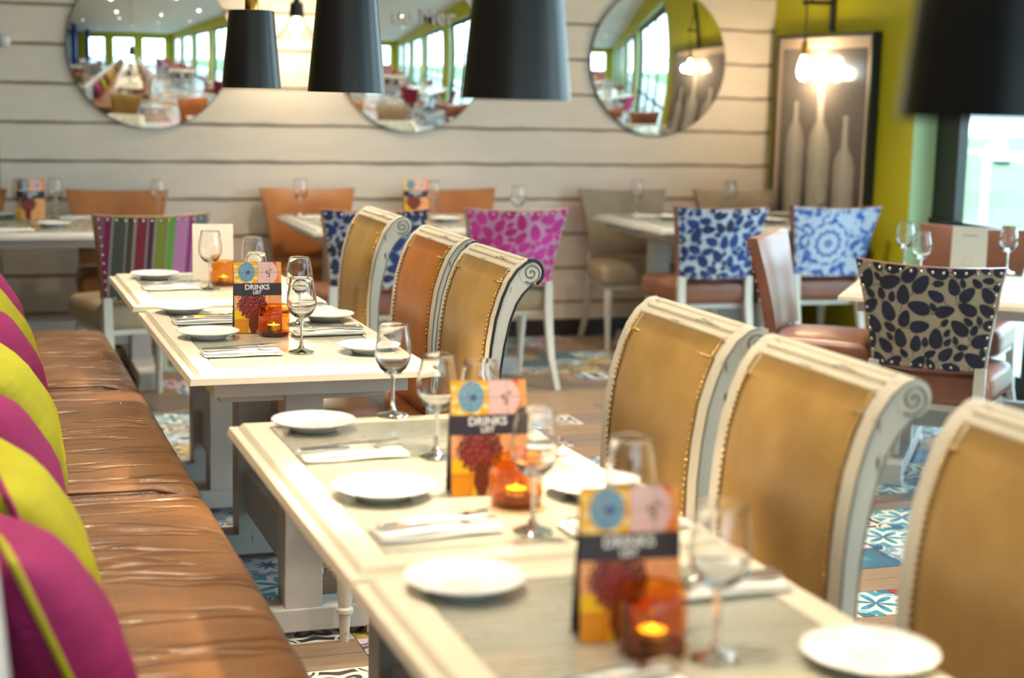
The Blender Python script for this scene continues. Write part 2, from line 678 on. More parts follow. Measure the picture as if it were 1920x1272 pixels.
vis_t.sort(key=lambda c: c[2] ** 2 + c[3] ** 2)
vis_t = vis_t[:300]
vis_p = [c for c in cells if c[0] == 'p' and in_view(c[2], c[3])][:300]
single = set(map(id, vis_t)) | set(map(id, vis_p))
for c in vis_t + vis_p:
    o = bpy.data.objects.new('tile' if c[0] == 't' else 'floor_plank', (T_MESH if c[0] == 't' else P_MESH)[c[1]])
    COL.objects.link(o)
    o.parent = floor
    o.location = (c[2], c[3], 0)
vs, fs, uvs, mi = [], [], [], []
for c in cells:
    if id(c) in single:
        continue
    lx, ly = (TS, TS) if c[0] == 't' else (TS * 4, TS / 2)
    g = G().box(c[2] - lx / 2 + .0015, c[2] + lx / 2 - .0015, c[3] - ly / 2 + .0015, c[3] + ly / 2 - .0015, -.012, 0)
    o = len(vs)
    vs += g.v
    for f in g.f:
        fs.append(tuple(i + o for i in f))
        uvs += [((g.v[i][0] - c[2]) / lx + .5, (g.v[i][1] - c[3]) / ly + .5) for i in f]
        mi.append(c[1] if c[0] == 't' else 8 + c[1])
me = bpy.data.meshes.new('distant_tiles')
me.from_pydata(vs, [], fs)
for m in FLOOR_MATS:
    me.materials.append(m)
me.polygons.foreach_set('material_index', mi)
uv = me.uv_layers.new(name='uv')
uv.data.foreach_set('uv', [q for p in uvs for q in p])
o = bpy.data.objects.new('tile_field', me)
COL.objects.link(o)
o.parent = floor
o['kind'] = 'stuff'

# ---------------------------------------------------------------- room shell
struct(G().box(XL - .2, XR + .6, YF - .3, YB + .25, ZC, ZC + .15).obj('ceiling', 'ceiling'))
wb = struct(G().box(XL - .2, XR + .4, YB + .03, YB + .2, -.2, ZC).obj('wall_back', 'dark_gap'))

def board_mat():
    t = NT('weathered_cream_board')
    c = t.coord()
    s = t.sep(c)
    e = t.math('ABSOLUTE', s[2])
    n = t.noise(t.mapping(c, (3, 1, 22)), 2, 5, .7)
    n2 = t.noise(t.mapping(c, (1.2, 1, 5)), 2.5, 4, .6)
    edge = t.ramp(t.math('ADD', e, t.math('MULTIPLY', n2, .03)), [(.0, 0), (.102, 0), (.118, 1), (1, 1)])
    base = t.mix(n2, srgb(243, 227, 209), srgb(224, 205, 185))
    col = t.mix(t.math('MULTIPLY', edge, .75), base, srgb(120, 92, 66))
    scr = t.ramp(n, [(.0, 0), (.66, 0), (.75, 1)])
    col = t.mix(t.math('MULTIPLY', scr, .35), col, srgb(140, 112, 84))
    t.bsdf(col, .5, 0, t.bump(n, .15, .004))
    return t.m
M['board'] = board_mat()
PITCH = .2085
gb = G().box(0, XR - .262, -.012, .03, -.1, .1)
first = None
for k in range(16):
    z0 = k * PITCH - .0
    if z0 > ZC - .03:
        break
    top = min(z0 + PITCH - .0035, ZC)
    g = G()
    h = (top - z0) / 2
    tilt = .005
    g.hexa([(0, -.004 - tilt, -h), (XR - .24, -.004 - tilt, -h), (XR - .24, .03, -h), (0, .03, -h)],
           [(0, -.004, h), (XR - .24, -.004, h), (XR - .24, .03, h), (0, .03, h)])
    b = g.obj('board', 'board', wb, bevel=.004)
    b.location = (.24, YB + .0, z0 + h)
# plain green wall to the left of the boards
struct(G().box(XL - .2, .235, YB - .02, YB + .03, 0, ZC).obj('wall_back_side', 'green'))
struct(G().box(.24, XR, YB - .03, YB - .001, 0, .10).obj('baseboard_back', 'skirting'))

# right wall with window openings
def wall_pieces(spans, lo, hi, z1=2.76, sill=0):
    """solid bits between openings"""
    out = []
    y = lo
    for a, b in sorted(spans):
        out.append((y, a, 0, ZC))
        out.append((a, b, z1, ZC))
        if sill:
            out.append((a, b, 0, sill))
        y = b
    out.append((y, hi, 0, ZC))
    return out
g = G()
for a, b, z0, z1 in wall_pieces(RIGHT_WINDOWS, YF, YB):
    g.box(XR, XR + .2, a, b, z0, z1)
struct(g.obj('wall_right', 'green'))
g = G()
for a, b, z0, z1 in wall_pieces(FRONT_WINDOWS, XL, XR):
    g.box(a, b, YF - .2, YF, z0, z1)
struct(g.obj('wall_front', 'green'))
struct(G().box(XL - .2, XL, YF, YB, 0, ZC).obj('wall_left', 'dark_wall'))
for (a, b) in RIGHT_WINDOWS:
    pass
# mint window reveals
wi = 0
def window(a, b, axis):
    """a tall dark framed window filling an opening"""
    global wi
    wi += 1
    def bx(g, u0, u1, d0, d1, z0, z1):
        if axis == 'x':
            return g.box(XR + d0, XR + d1, u0, u1, z0, z1)
        return g.box(u0, u1, YF - d1, YF - d0, z0, z1)
    zb, zt = (0, 2.76)
    g = G()
    bx(g, a, a + .012, .0, .14, zb, zt - .012)
    bx(g, b - .012, b, .0, .14, zb, zt - .012)
    bx(g, a, b, .0, .14, zt - .012, zt)
    struct(g.obj('trim_%d' % wi, 'mint'))
    w = bpy.data.objects.new('window_%d' % wi, None)
    COL.objects.link(w)
    struct(w)
    f = G()
    fr = .10
    bx(f, a, a + fr, .14, .20, zb, zt)
    bx(f, b - .22 if axis == 'x' else b - fr, b, .14, .20, zb, zt)
    bx(f, a, b, .14, .20, zt - .12, zt)
    bx(f, a, b, .14, .20, zb, zb + .12 if zb == 0 else zb + .06)
    f.obj('window_frame', 'frame_black', w)
    cols = 3 if b - a > 1.9 else 2
    us = [a + fr + (b - a - fr - .22) * k / cols for k in range(cols + 1)] if axis == 'x' else [a + fr + (b - a - 2 * fr) * k / cols for k in range(cols + 1)]
    for u in us[1:-1]:
        m = G()
        bx(m, u - .022, u + .022, .145, .195, zb + .06, zt - .06)
        m.obj('mullion', 'frame_black', w)
    zs = [.12, .795, 1.72, zt - .12]
    for z in zs[1:-1]:
        hh = .0275 if z < 1 else .014
        q = G()
        bx(q, a + .01, b - .01, .146 if z > 1 else .12, .194, z, z + 2 * hh)
        q.obj('transom_rail', 'frame_black', w)
    for k in range(len(zs) - 1):
        for c in range(cols):
            pq = G()
            bx(pq, us[c], us[c + 1], .168, .172, zs[k], zs[k + 1])
            pq.obj('window_pane', 'pane', w)
for a, b in RIGHT_WINDOWS:
    window(a, b, 'x')
for a, b in FRONT_WINDOWS:
    window(a, b, 'y')

# ---------------------------------------------------------------- outside
def grass_mat():
    t = NT('lawn')
    c = t.coord()
    n = t.noise(c, 1.2, 4, .6)
    n2 = t.noise(c, 30, 3)
    col = t.mix(t.ramp(n, [(.35, 0), (.62, 1)]), srgb(76, 118, 50), srgb(104, 134, 84))
    col = t.mix(t.math('MULTIPLY', n2, .5), col, srgb(70, 125, 62))
    t.bsdf(col, .9)
    return t.m
M['grass'] = grass_mat()
M['paving'] = plain('pale_paving', srgb(165, 176, 168), .7)
struct(G().box(XR + .21, 9.6, -20, 30, -.3, -.06).obj('outdoor_ground', 'paving'))
g = G()
N = 24
for i in range(N + 1):
    for j in range(41):
        x = 9.6 + i * 1.1
        y = -20 + j * 1.5
        g.v.append((x, y, -.06 + max(0, i - 1) * .03 + .08 * sin(x * .9) * sin(y * .7)))
for i in range(N):
    for j in range(40):
        a = i * 41 + j
        g.f.append((a, a + 41, a + 42, a + 1))
o = g.obj('grass_bank', 'grass', smooth='all')
o['kind'] = 'structure'
struct(G().box(-15, XR + .5, YF - 20, YF - .3, -.3, -.06).obj('outdoor_terrace', 'paving'))

M['pale_metal'] = plain('pale_painted_metal', srgb(214, 226, 236), .4)
lamp = thing('street_lamp', 'pale outdoor lamp post with a disc shade seen through the window', 'lamp', (9.0, 12.55, -.06))
G().tube([(0, 0, 0), (0, 0, 1.0), (.02, 0, 1.1), (.07, 0, 1.18), (.16, 0, 1.2)], .028, 8).obj('post', 'pale_metal', lamp, smooth=True)
G().lathe([(0, 1.09), (.035, 1.085), (.04, 1.0), (.16, .975), (.19, .95), (.18, .94), (0, .95)], 20, (.16, 0, .06)).obj('shade', 'pale_metal', lamp, smooth=True)
G().lathe([(0, .95), (.09, .95), (.08, .9), (0, .89)], 16, (.16, 0, .05)).obj('lens', 'frame_black', lamp, smooth=True)
rail = thing('garden_rail', 'thin pale horizontal garden rail on posts outside the window', 'fence', (11.5, 14, -.03))
G().tube([(0, -6, .9), (0, 6, .9)], .018, 6).obj('rail', 'pale_metal', rail)
for k in range(7):
    G().tube([(0, -6 + 2 * k, 0), (0, -6 + 2 * k, .9)], .018, 6).obj('rail_post', 'pale_metal', rail)

# ---------------------------------------------------------------- tables
def table_mesh(w, l, h, name='table', label='', cat='dining table', loc=(0, 0, 0), rz=0, paint='cream', group=None, ped=True):
    """w along x, l along y, origin at the centre on the floor"""
    t = thing(name, label, cat, loc, rz, group)
    X, Y = w / 2, l / 2
    g = G()
    # lower moulded lip
    def ring(g, a0, a1, z0, z1, b0=None):
        b0 = a0 if b0 is None else b0
        xo, yo = X - a0, Y - a0
        xt, yt = X - b0, Y - b0
        xi, yi = X - a1, Y - a1
        v = []
        for (x, y, z) in ((xo, yo, z0), (xt, yt, z1), (xi, yi, z1), (xi, yi, z0)):
            v.append([(-x, -y, z), (x, -y, z), (x, y, z), (-x, y, z)])
        vs = [p for q in v for p in q]
        fs = []
        for k in range(4):
            for i in range(4):
                i2 = (i + 1) % 4
                k2 = (k + 1) % 4
                fs.append((k * 4 + i, k * 4 + i2, k2 * 4 + i2, k2 * 4 + i))
        g.add(vs, fs)
    ring(g, 0, .078, h - .030, h - .012, .004)
    ring(g, .020, .078, h - .012, h - .004, .026)
    ring(g, .026, .078, h - .004, h, .029)
    g.obj('table_frame', paint, t, bevel=.0015)
    G().box(-X + .05, X - .05, -Y + .05, Y - .05, h - .028, h - .006).obj('underside', 'dark_gap', t)
    G().box(-X + .0805, X - .0805, -Y + .0805, Y - .0805, h - .02, h - .0015).obj('metal_inset', 'zinc', t, bevel=.001)
    ap = G()
    ring(ap, .07, .095, h - .075, h - .030)
    ap.obj('apron', 'grey_paint' if paint == 'cream' else paint, t)
    for s in (-1, 1):
        yc = s * (Y - .22)
        G().box(-.052, .052, yc - .05, yc + .05, .075, h - .03).obj('column', 'grey_paint', t, bevel=.004)
        G().box(-X + .10, X - .10, yc - .045, yc + .045, h - .11, h - .03).obj('top_bearer', 'grey_paint', t, bevel=.004)
        f = G()
        f.box(-X + .05, X - .05, yc - .055, yc + .055, .02, .085)
        for q in (-1, 1):
            xa = q * (X - .1)
            f.box(min(xa - .05, xa + .05), max(xa - .05, xa + .05), yc - .06, yc + .06, 0, .03)
        f.obj('foot_beam', 'grey_paint', t, bevel=.004)
    G().box(-.028, .028, -Y + .27, Y - .27, .16, .29).obj('stretcher', 'grey_paint', t, bevel=.004)
    return t

TZ = .77
def rowtable(y0, y1, label, **k):
    return table_mesh(.65, y1 - y0, TZ, 'dining_table', label, loc=(.865, (y0 + y1) / 2, 0), **k)
rowtable(5.27, 6.12, 'small cream table with grey metal top at the far end of the sofa row')
tr = rowtable(3.94, 5.135, 'cream banquette table with metal inset, in sharp focus, second table from the far end')
rowtable(2.245, 3.37, 'cream table between the sharply focused table and the blurred nearest table')
rowtable(1.10, 2.235, 'nearest blurred cream banquette table at the bottom of the photo')
for k in range(4):
    rowtable(-.3 - k * 1.45, .9 - k * 1.45, 'cream banquette table behind the camera, reflected in the mirrors', group='tables reflected behind the camera')

table_mesh(1.0, 1.16, TZ, 'dining_table', 'grey-edged table by the boarded wall at far left', loc=(.52, 8.22, 0), rz=pi / 2, paint='grey_paint')
table_mesh(.98, 1.27, TZ, 'dining_table', 'grey-white table by the boarded wall under the middle mirror', loc=(2.31, 8.27, 0), rz=pi / 2, paint='grey_paint')
table_mesh(.98, 1.28, TZ, 'dining_table', 'table by the boarded wall under the right mirror, near the green corner', loc=(4.17, 8.22, 0), rz=pi / 2, paint='grey_paint')
DU, DV = Vector((.78, -.62, 0)), Vector((.62, .78, 0))
D0 = Vector((3.19, 5.33, 0))
DC = D0 + DU * .62 + DV * .5
DR = math.atan2(-.62, .78)
table_mesh(1.0, 1.24, .745, 'dining_table', 'angled table by the window behind the navy leaf chair', loc=tuple(DC), rz=DR + pi / 2, paint='cream')

# ---------------------------------------------------------------- banquette
bench = thing('banquette', 'long brown leather banquette bench along the left side', 'bench', (0, 0, 0))
gc = G()
segs = [(5.36, 6.66), (3.94, 5.34), (2.50, 3.92), (1.06, 2.48), (-.4, 1.04), (-1.9, -.42), (-3.4, -1.92), (-4.9, -3.42)]
for (a, b) in segs:
    g = G().rbox((.315, (a + b) / 2, .405), (.265, (b - a) / 2, .075), .055, .016)
    # gather the leather into shallow cross folds
    g.v = [(x, y, z + (.006 * sin(y * 62 + 4 * sin(x * 6) + 2 * sin(y * 11)) * (.4 + .6 * abs(sin(y * 5.3 + 1))) * max(0, 1 - abs((y - (a + b) / 2) / ((b - a) / 2)) ** 2) if z > .45 else 0)) for x, y, z in g.v]
    g.obj('seat_cushion', 'bench', bench, smooth='all')
    pts = [(.05, a + .02, .478), (.45, a + .02, .478), (.565, a + .02, .45), (.583, a + .02, .40)]
    G().tube(pts, .004, 6).obj('seam_piping', 'bench_side', bench, smooth='all')
G().box(.0, .545, -4.9, 6.64, .08, .335).obj('bench_base', 'bench_side', bench, bevel=.01)
G().box(.0, .50, -4.88, 6.6, .0, .08).obj('plinth', 'black', bench)
G().rbox((-.02, .88, .62), (.065, 5.78, .24), .04, 0).obj('bench_backrest', 'bench_back', bench, smooth='all')

def pillow(mat, pipe, size=.405, th=.20):
    o = G()
    n = 15
    def P(u, v, side):
        a, b = abs(u), abs(v)
        t = ((1 - a ** 2.6) * (1 - b ** 2.6)) ** .48
        s = size / 2
        x = u * s * (1 - .07 * b ** 2 * (1 - a * .0) + .05 * a * b)
        z = v * s * (1 - .07 * a ** 2 + .05 * a * b)
        wob = 1 + .05 * sin(5 * u + 2 * v) + .04 * cos(7 * v - u)
        return (x, side * th / 2 * t * wob, z)
    gr = [math.sin(pi / 2 * (-1 + 2 * i / (n - 1))) for i in range(n)]
    for side in (-1, 1):
        vs = [P(u, v, side) for u in gr for v in gr]
        fs = []
        for i in range(n - 1):
            for j in range(n - 1):
                q = (i * n + j, (i + 1) * n + j, (i + 1) * n + j + 1, i * n + j + 1)
                fs.append(q if side < 0 else q[::-1])
        o.add(vs, fs)
    body = o
    per = []
    for u in gr[:-1]: per.append(P(u, -1, 0))
    for v in gr[:-1]: per.append(P(1, v, 0))
    for u in gr[::-1][:-1]: per.append(P(u, 1, 0))
    for v in gr[::-1]: per.append(P(-1, v, 0))
    return body, per
PROTO = {}
def put_pillow(kind, loc, rz, tilt, roll, label, group=None):
    if kind not in PROTO:
        mat, pipe = (('magenta', 'lime') if kind == 'magenta' else ('lime', 'magenta'))
        body, per = pillow(mat, pipe)
        r = body.obj('cushion', mat, smooth='all')
        G().tube(per, .006, 6).obj('piping', pipe, r, smooth='all')
        PROTO[kind] = r
        c = r
    else:
        c = PROTO[kind].copy()
        COL.objects.link(c)
        for ch in PROTO[kind].children:
            d = ch.copy()
            COL.objects.link(d)
            d.parent = c
    c.location = loc
    c.rotation_euler = (Matrix.Rotation(rz, 3, 'Z') @ Matrix.Rotation(tilt, 3, 'X') @ Matrix.Rotation(roll, 3, 'Y')).to_euler()
    tag(c, label, 'cushion', group)
    return c
PL = [
    ('magenta', 2.40, 0.125, 0.633, 96, -22, 5, 'nearest magenta velvet cushion with lime piping, bottom left corner'),
    ('lime', 2.92, 0.115, 0.633, 95, -21, -5, 'nearest lime green velvet cushion, behind the nearest magenta one'),
    ('magenta', 3.45, 0.100, 0.633, 90, -20, 6, 'middle magenta velvet cushion half hidden between two lime cushions'),
    ('lime', 3.98, 0.125, 0.643, 88, -20, -5, 'second lime velvet cushion from the camera, rounded against the leather seat'),
    ('magenta', 4.70, 0.115, 0.633, 75, -20, 5, 'third magenta velvet cushion from the camera'),
    ('lime', 5.3, 0.115, 0.633, 74, -22, -5, 'farthest lime velvet cushion, near the end of the banquette'),
    ('magenta', 5.95, 0.110, 0.633, 76, -20, 6, 'farthest magenta velvet cushion on the banquette'),
]
for kind, y, x, z, rz, tilt, roll, lab in PL:
    put_pillow(kind, (x, y, z), radians(rz), radians(tilt), radians(roll), lab)
for k in range(8):
    put_pillow(('lime', 'magenta')[k % 2], (.15, 1.2 - k * .72, .655), radians(74), radians(-22), radians((-1) ** k * 4),
               'velvet cushion on the banquette behind the camera, reflected in the left mirror', 'cushions reflected behind the camera')

# ---------------------------------------------------------------- scroll-back chairs
FRONT = [(-.004, .44), (-.003, .55), (-.001, .66), (0, .735), (.006, .807), (.017, .878), (.034, .935), (.052, .978), (.074, 1.010), (.100, 1.030), (.122, 1.036)]
BACK = [(.036, .44), (.034, .55), (.035, .66), (.038, .735), (.048, .805), (.063, .875), (.079, .918), (.095, .943), (.108, .957), (.118, .966), (.126, .974)]
def scroll_chair(leath, worn):
    t = thing('scroll_back_chair', '', 'chair')
    hw = .245
    paint = worn
    for s in (-1, 1):
        y0, y1 = (s * hw, s * (hw - .038))
        fr = G().strip(FRONT, BACK, min(y0, y1), max(y0, y1))
        # scroll drum
        n = 20
        cx, cz, r = .117, 1.003, .033
        poly = [(cx + r * cos(2 * pi * k / n), cz + r * sin(2 * pi * k / n)) for k in range(n)]
        fr.prism(poly, min(y0, y1) - .001, max(y0, y1) + .001)
        side = fr.obj('back_stile', paint, t, smooth=True)
        sp = []
        for k in range(34):
            a = -2.2 + k * .36
            rr = .028 * (1 - k / 36)
            sp.append((cx + rr * cos(a), s * (hw + .002), cz + rr * sin(a)))
        G().tube(sp, .0022, 5).obj('scroll_carving', 'chair_dark', side, smooth='all')
        # dark worn lines along the two edges of the stile
        ln = G()
        wk = worn == 'chair_black_edge'
        ln.tube([(x + .003, s * (hw + .0005), z) for x, z in FRONT[1:]], .0046 if wk else .0022, 5)
        ln.tube([(x - .002, s * (hw + .0005), z) for x, z in BACK[1:]], .0038 if wk else .0018, 5)
        if wk:
            ln.tube([(cx + (r + .001) * cos(1.9 - k * .3), s * (hw + .0005), cz + (r + .001) * sin(1.9 - k * .3)) for k in range(11)], .0048, 5)
        ln.obj('edge_moulding', 'chair_edge_black' if wk else 'chair_dark', side, smooth='all')
    # upholstered panel following the curve, slightly padded
    n = 12
    vs, fs = [], []
    ys = [-hw + .036 + i * (2 * hw - .072) / n for i in range(n + 1)]
    F = FRONT[0:9]
    for (x, z) in F:
        for i, y in enumerate(ys):
            e = min(i, n - i)
            pad = (0, .009, .013, .015)[min(e, 3)]
            vs.append((x - pad + .004, y, z))
    B = [(x - .004, z) for x, z in BACK[0:9]]
    m = len(F)
    for (x, z) in B:
        for y in ys:
            vs.append((x, y, z))
    w = n + 1
    for a in range(m - 1):
        for i in range(n):
            fs.append((a * w + i, (a + 1) * w + i, (a + 1) * w + i + 1, a * w + i + 1))
            o = m * w
            fs.append((o + a * w + i, o + a * w + i + 1, o + (a + 1) * w + i + 1, o + (a + 1) * w + i))
    for a in range(m - 1):
        for i in (0, n):
            o = m * w
            fs.append((a * w + i, o + a * w + i, o + (a + 1) * w + i, (a + 1) * w + i))
    for a in (0, m - 1):
        for i in range(n):
            o = m * w
            fs.append((a * w + i, a * w + i + 1, o + a * w + i + 1, o + a * w + i))
    G().add(vs, fs).obj('backrest', leath, t, smooth='all')
    # crest rail over the top with reeded grooves
    cr = G()
    FT = [(.048, .972), (.072, 1.009), (.100, 1.031), (.124, 1.036), (.145, 1.022), (.151, 1.003)]
    BT = [(.058, .968), (.082, .998), (.104, 1.014), (.122, 1.016), (.130, 1.008), (.134, .998)]
    cr.strip(FT, BT, -hw + .036, hw - .036)
    for f in (.072, .089, .106):
        zz = 1.010 + (f - .072) * .9 - ((f - .072) ** 2) * 8
        cr.tube([(f, -hw + .04, zz), (f, hw - .04, zz)], .0045, 6)
    cr.obj('crest_rail', 'crest_paint', t, smooth=True)
    # nailheads
    nb = G()
    for k in range(44):
        u = k / 43 * (len(FRONT) - 3.2)
        i = int(u)
        q = u - i
        x = FRONT[i][0] * (1 - q) + FRONT[i + 1][0] * q
        z = FRONT[i][1] * (1 - q) + FRONT[i + 1][1] * q
        for s in (-1, 1):
            nb.ball((x - .004, s * (hw - .044), z), .0042, 6, 4)
    for k in range(30):
        nb.ball((.044, -hw + .05 + k * (2 * hw - .1) / 29, .972), .0042, 6, 4)
    nb.obj('nailhead_trim', 'brassnail', t, smooth='all', kind='stuff')
    # seat, rails, legs
    G().rbox((-.205, 0, .445), (.215, .235, .045), .035, .03).obj('seat', 'brown_seat', t, smooth='all')
    G().box(-.41, .03, -.225, .225, .355, .415).obj('seat_rail', paint, t, bevel=.006)
    for s in (-1, 1):
        L = G().lathe([(.0, 0), (.012, 0), (.015, .05), (.017, .075), (.024, .082), (.024, .092), (.017, .098), (.021, .12), (.026, .30), (.029, .33), (.029, .36), (0, .36)], 14, (-.372, s * .185, 0))
        L.obj('front_leg', paint, t, smooth=True)
        R = G()
        pts = [(.11, 0), (.085, .10), (.05, .22), (.025, .34), (.015, .45)]
        fr = [(x - .017, z) for x, z in pts]
        bk = [(x + .019, z) for x, z in pts]
        R.strip(fr, bk, s * .228 - .017, s * .228 + .017)
        R.obj('rear_leg', paint, t, smooth=True)
    return t
M['chair_dark'] = plain('dark_worn_edge', srgb(128, 118, 104), .5)
M['crest_paint'] = painted('streaked_white_crest_paint', srgb(214, 206, 186), srgb(96, 84, 66), .60, (26, 2.2, 26))
M['chair_edge_black'] = plain('black_worn_edge', srgb(34, 32, 36), .5)
M['chair_black_edge'] = painted('heavily_worn_white_paint', srgb(214, 208, 194), srgb(60, 56, 56), .66, (30, 30, 4))
mk_tan = Maker(lambda: scroll_chair('tan', 'chair_paint'))
mk_tan_worn = Maker(lambda: scroll_chair('tan', 'chair_black_edge'))
mk_or = Maker(lambda: scroll_chair('orange', 'chair_paint'))
CX = 1.338
mk_tan((CX + .03, 5.66, 0), 0, 'gold-tan scroll-back chair farthest in its row, at the small far table')
mk_or((CX + .02, 4.85, 0), 0, 'orange leather scroll-back chair with white painted frame, the only orange one in its row')
mk_tan_worn((CX, 4.245, 0), 0, 'sharp gold-tan scroll-back chair with black worn edges on the painted scroll')
mk_tan((CX + .025, 3.015, 0), 0, 'gold-tan scroll-back chair, third from the camera, beside the middle table')
mk_tan((CX + .02, 2.455, 0), 0, 'blurred gold-tan scroll-back chair between its two neighbours at the near table')
mk_tan((CX + .02, 1.80, 0), 0, 'nearest very blurred gold-tan scroll-back chair at the right edge')
for y in (1.2, .6, -.2, -.8, -1.6, -2.3, -3.0):
    mk_tan((CX + .03, y, 0), 0, 'tan scroll-back chair behind the camera, reflected in the left mirror', 'scroll-back chairs reflected behind the camera')

# ---------------------------------------------------------------- side chairs with flared upholstered backs
def stripes():
    t = NT('striped_velvet')
    s = t.sep(t.coord())
    u = t.math('MULTIPLY_ADD', s[0], 1 / .56, .5)
    grey = srgb(150, 140, 128)
    seq = [(grey, .02), (srgb(140, 80, 96), .08), (srgb(122, 0, 82), .045), (grey, .02), (srgb(70, 74, 58), .085), (grey, .012), (srgb(72, 54, 38), .045),
           (grey, .02), (srgb(128, 0, 46), .08), (grey, .012), (srgb(78, 0, 40), .04), (grey, .02), (srgb(128, 134, 20), .085), (grey, .012),
           (srgb(98, 160, 20), .04), (grey, .02), (srgb(196, 118, 168), .085), (grey, .012), (srgb(160, 8, 126), .04), (grey, .02),
           (srgb(104, 112, 100), .085), (grey, .012), (srgb(140, 118, 110), .05)]
    tot = sum(w for _, w in seq)
    p, stops = 0, []
    for c, w in seq:
        stops.append((p / tot, c))
        p += w
    col = t.ramp(u, stops[:32], 'CONSTANT')
    t.bsdf(col, .65, 0, Sheen_Weight=.4)
    return t.m
M['stripes'] = stripes()
def medallion():
    t = NT('light_blue_medallion_fabric')
    c = t.coord()
    s = t.sep(c)
    x = t.math('SUBTRACT', s[0], -.04)
    z = t.math('SUBTRACT', s[2], .70)
    r = t.math('SQRT', t.math('ADD', t.math('MULTIPLY', x, x), t.math('MULTIPLY', z, z)))
    an = t.math('ARCTAN2', z, x)
    wob = t.math('MULTIPLY', t.math('COSINE', t.math('MULTIPLY', an, 12.0)), .7)
    rings = t.math('SINE', t.math('ADD', t.math('MULTIPLY', r, 120.0), wob))
    inside = t.math('LESS_THAN', r, .12)
    m1 = t.math('MULTIPLY', t.math('GREATER_THAN', rings, .55), inside)
    n = t.noise(c, 22, 3, .6)
    m2 = t.math('MULTIPLY', t.math('GREATER_THAN', n, .52), t.math('SUBTRACT', 1.0, inside))
    col = t.mix(t.math('ADD', m1, m2, clamp=True), srgb(206, 220, 240), srgb(52, 104, 190))
    t.bsdf(col, .6, 0, Sheen_Weight=.3)
    return t.m
M['medallion'] = medallion()

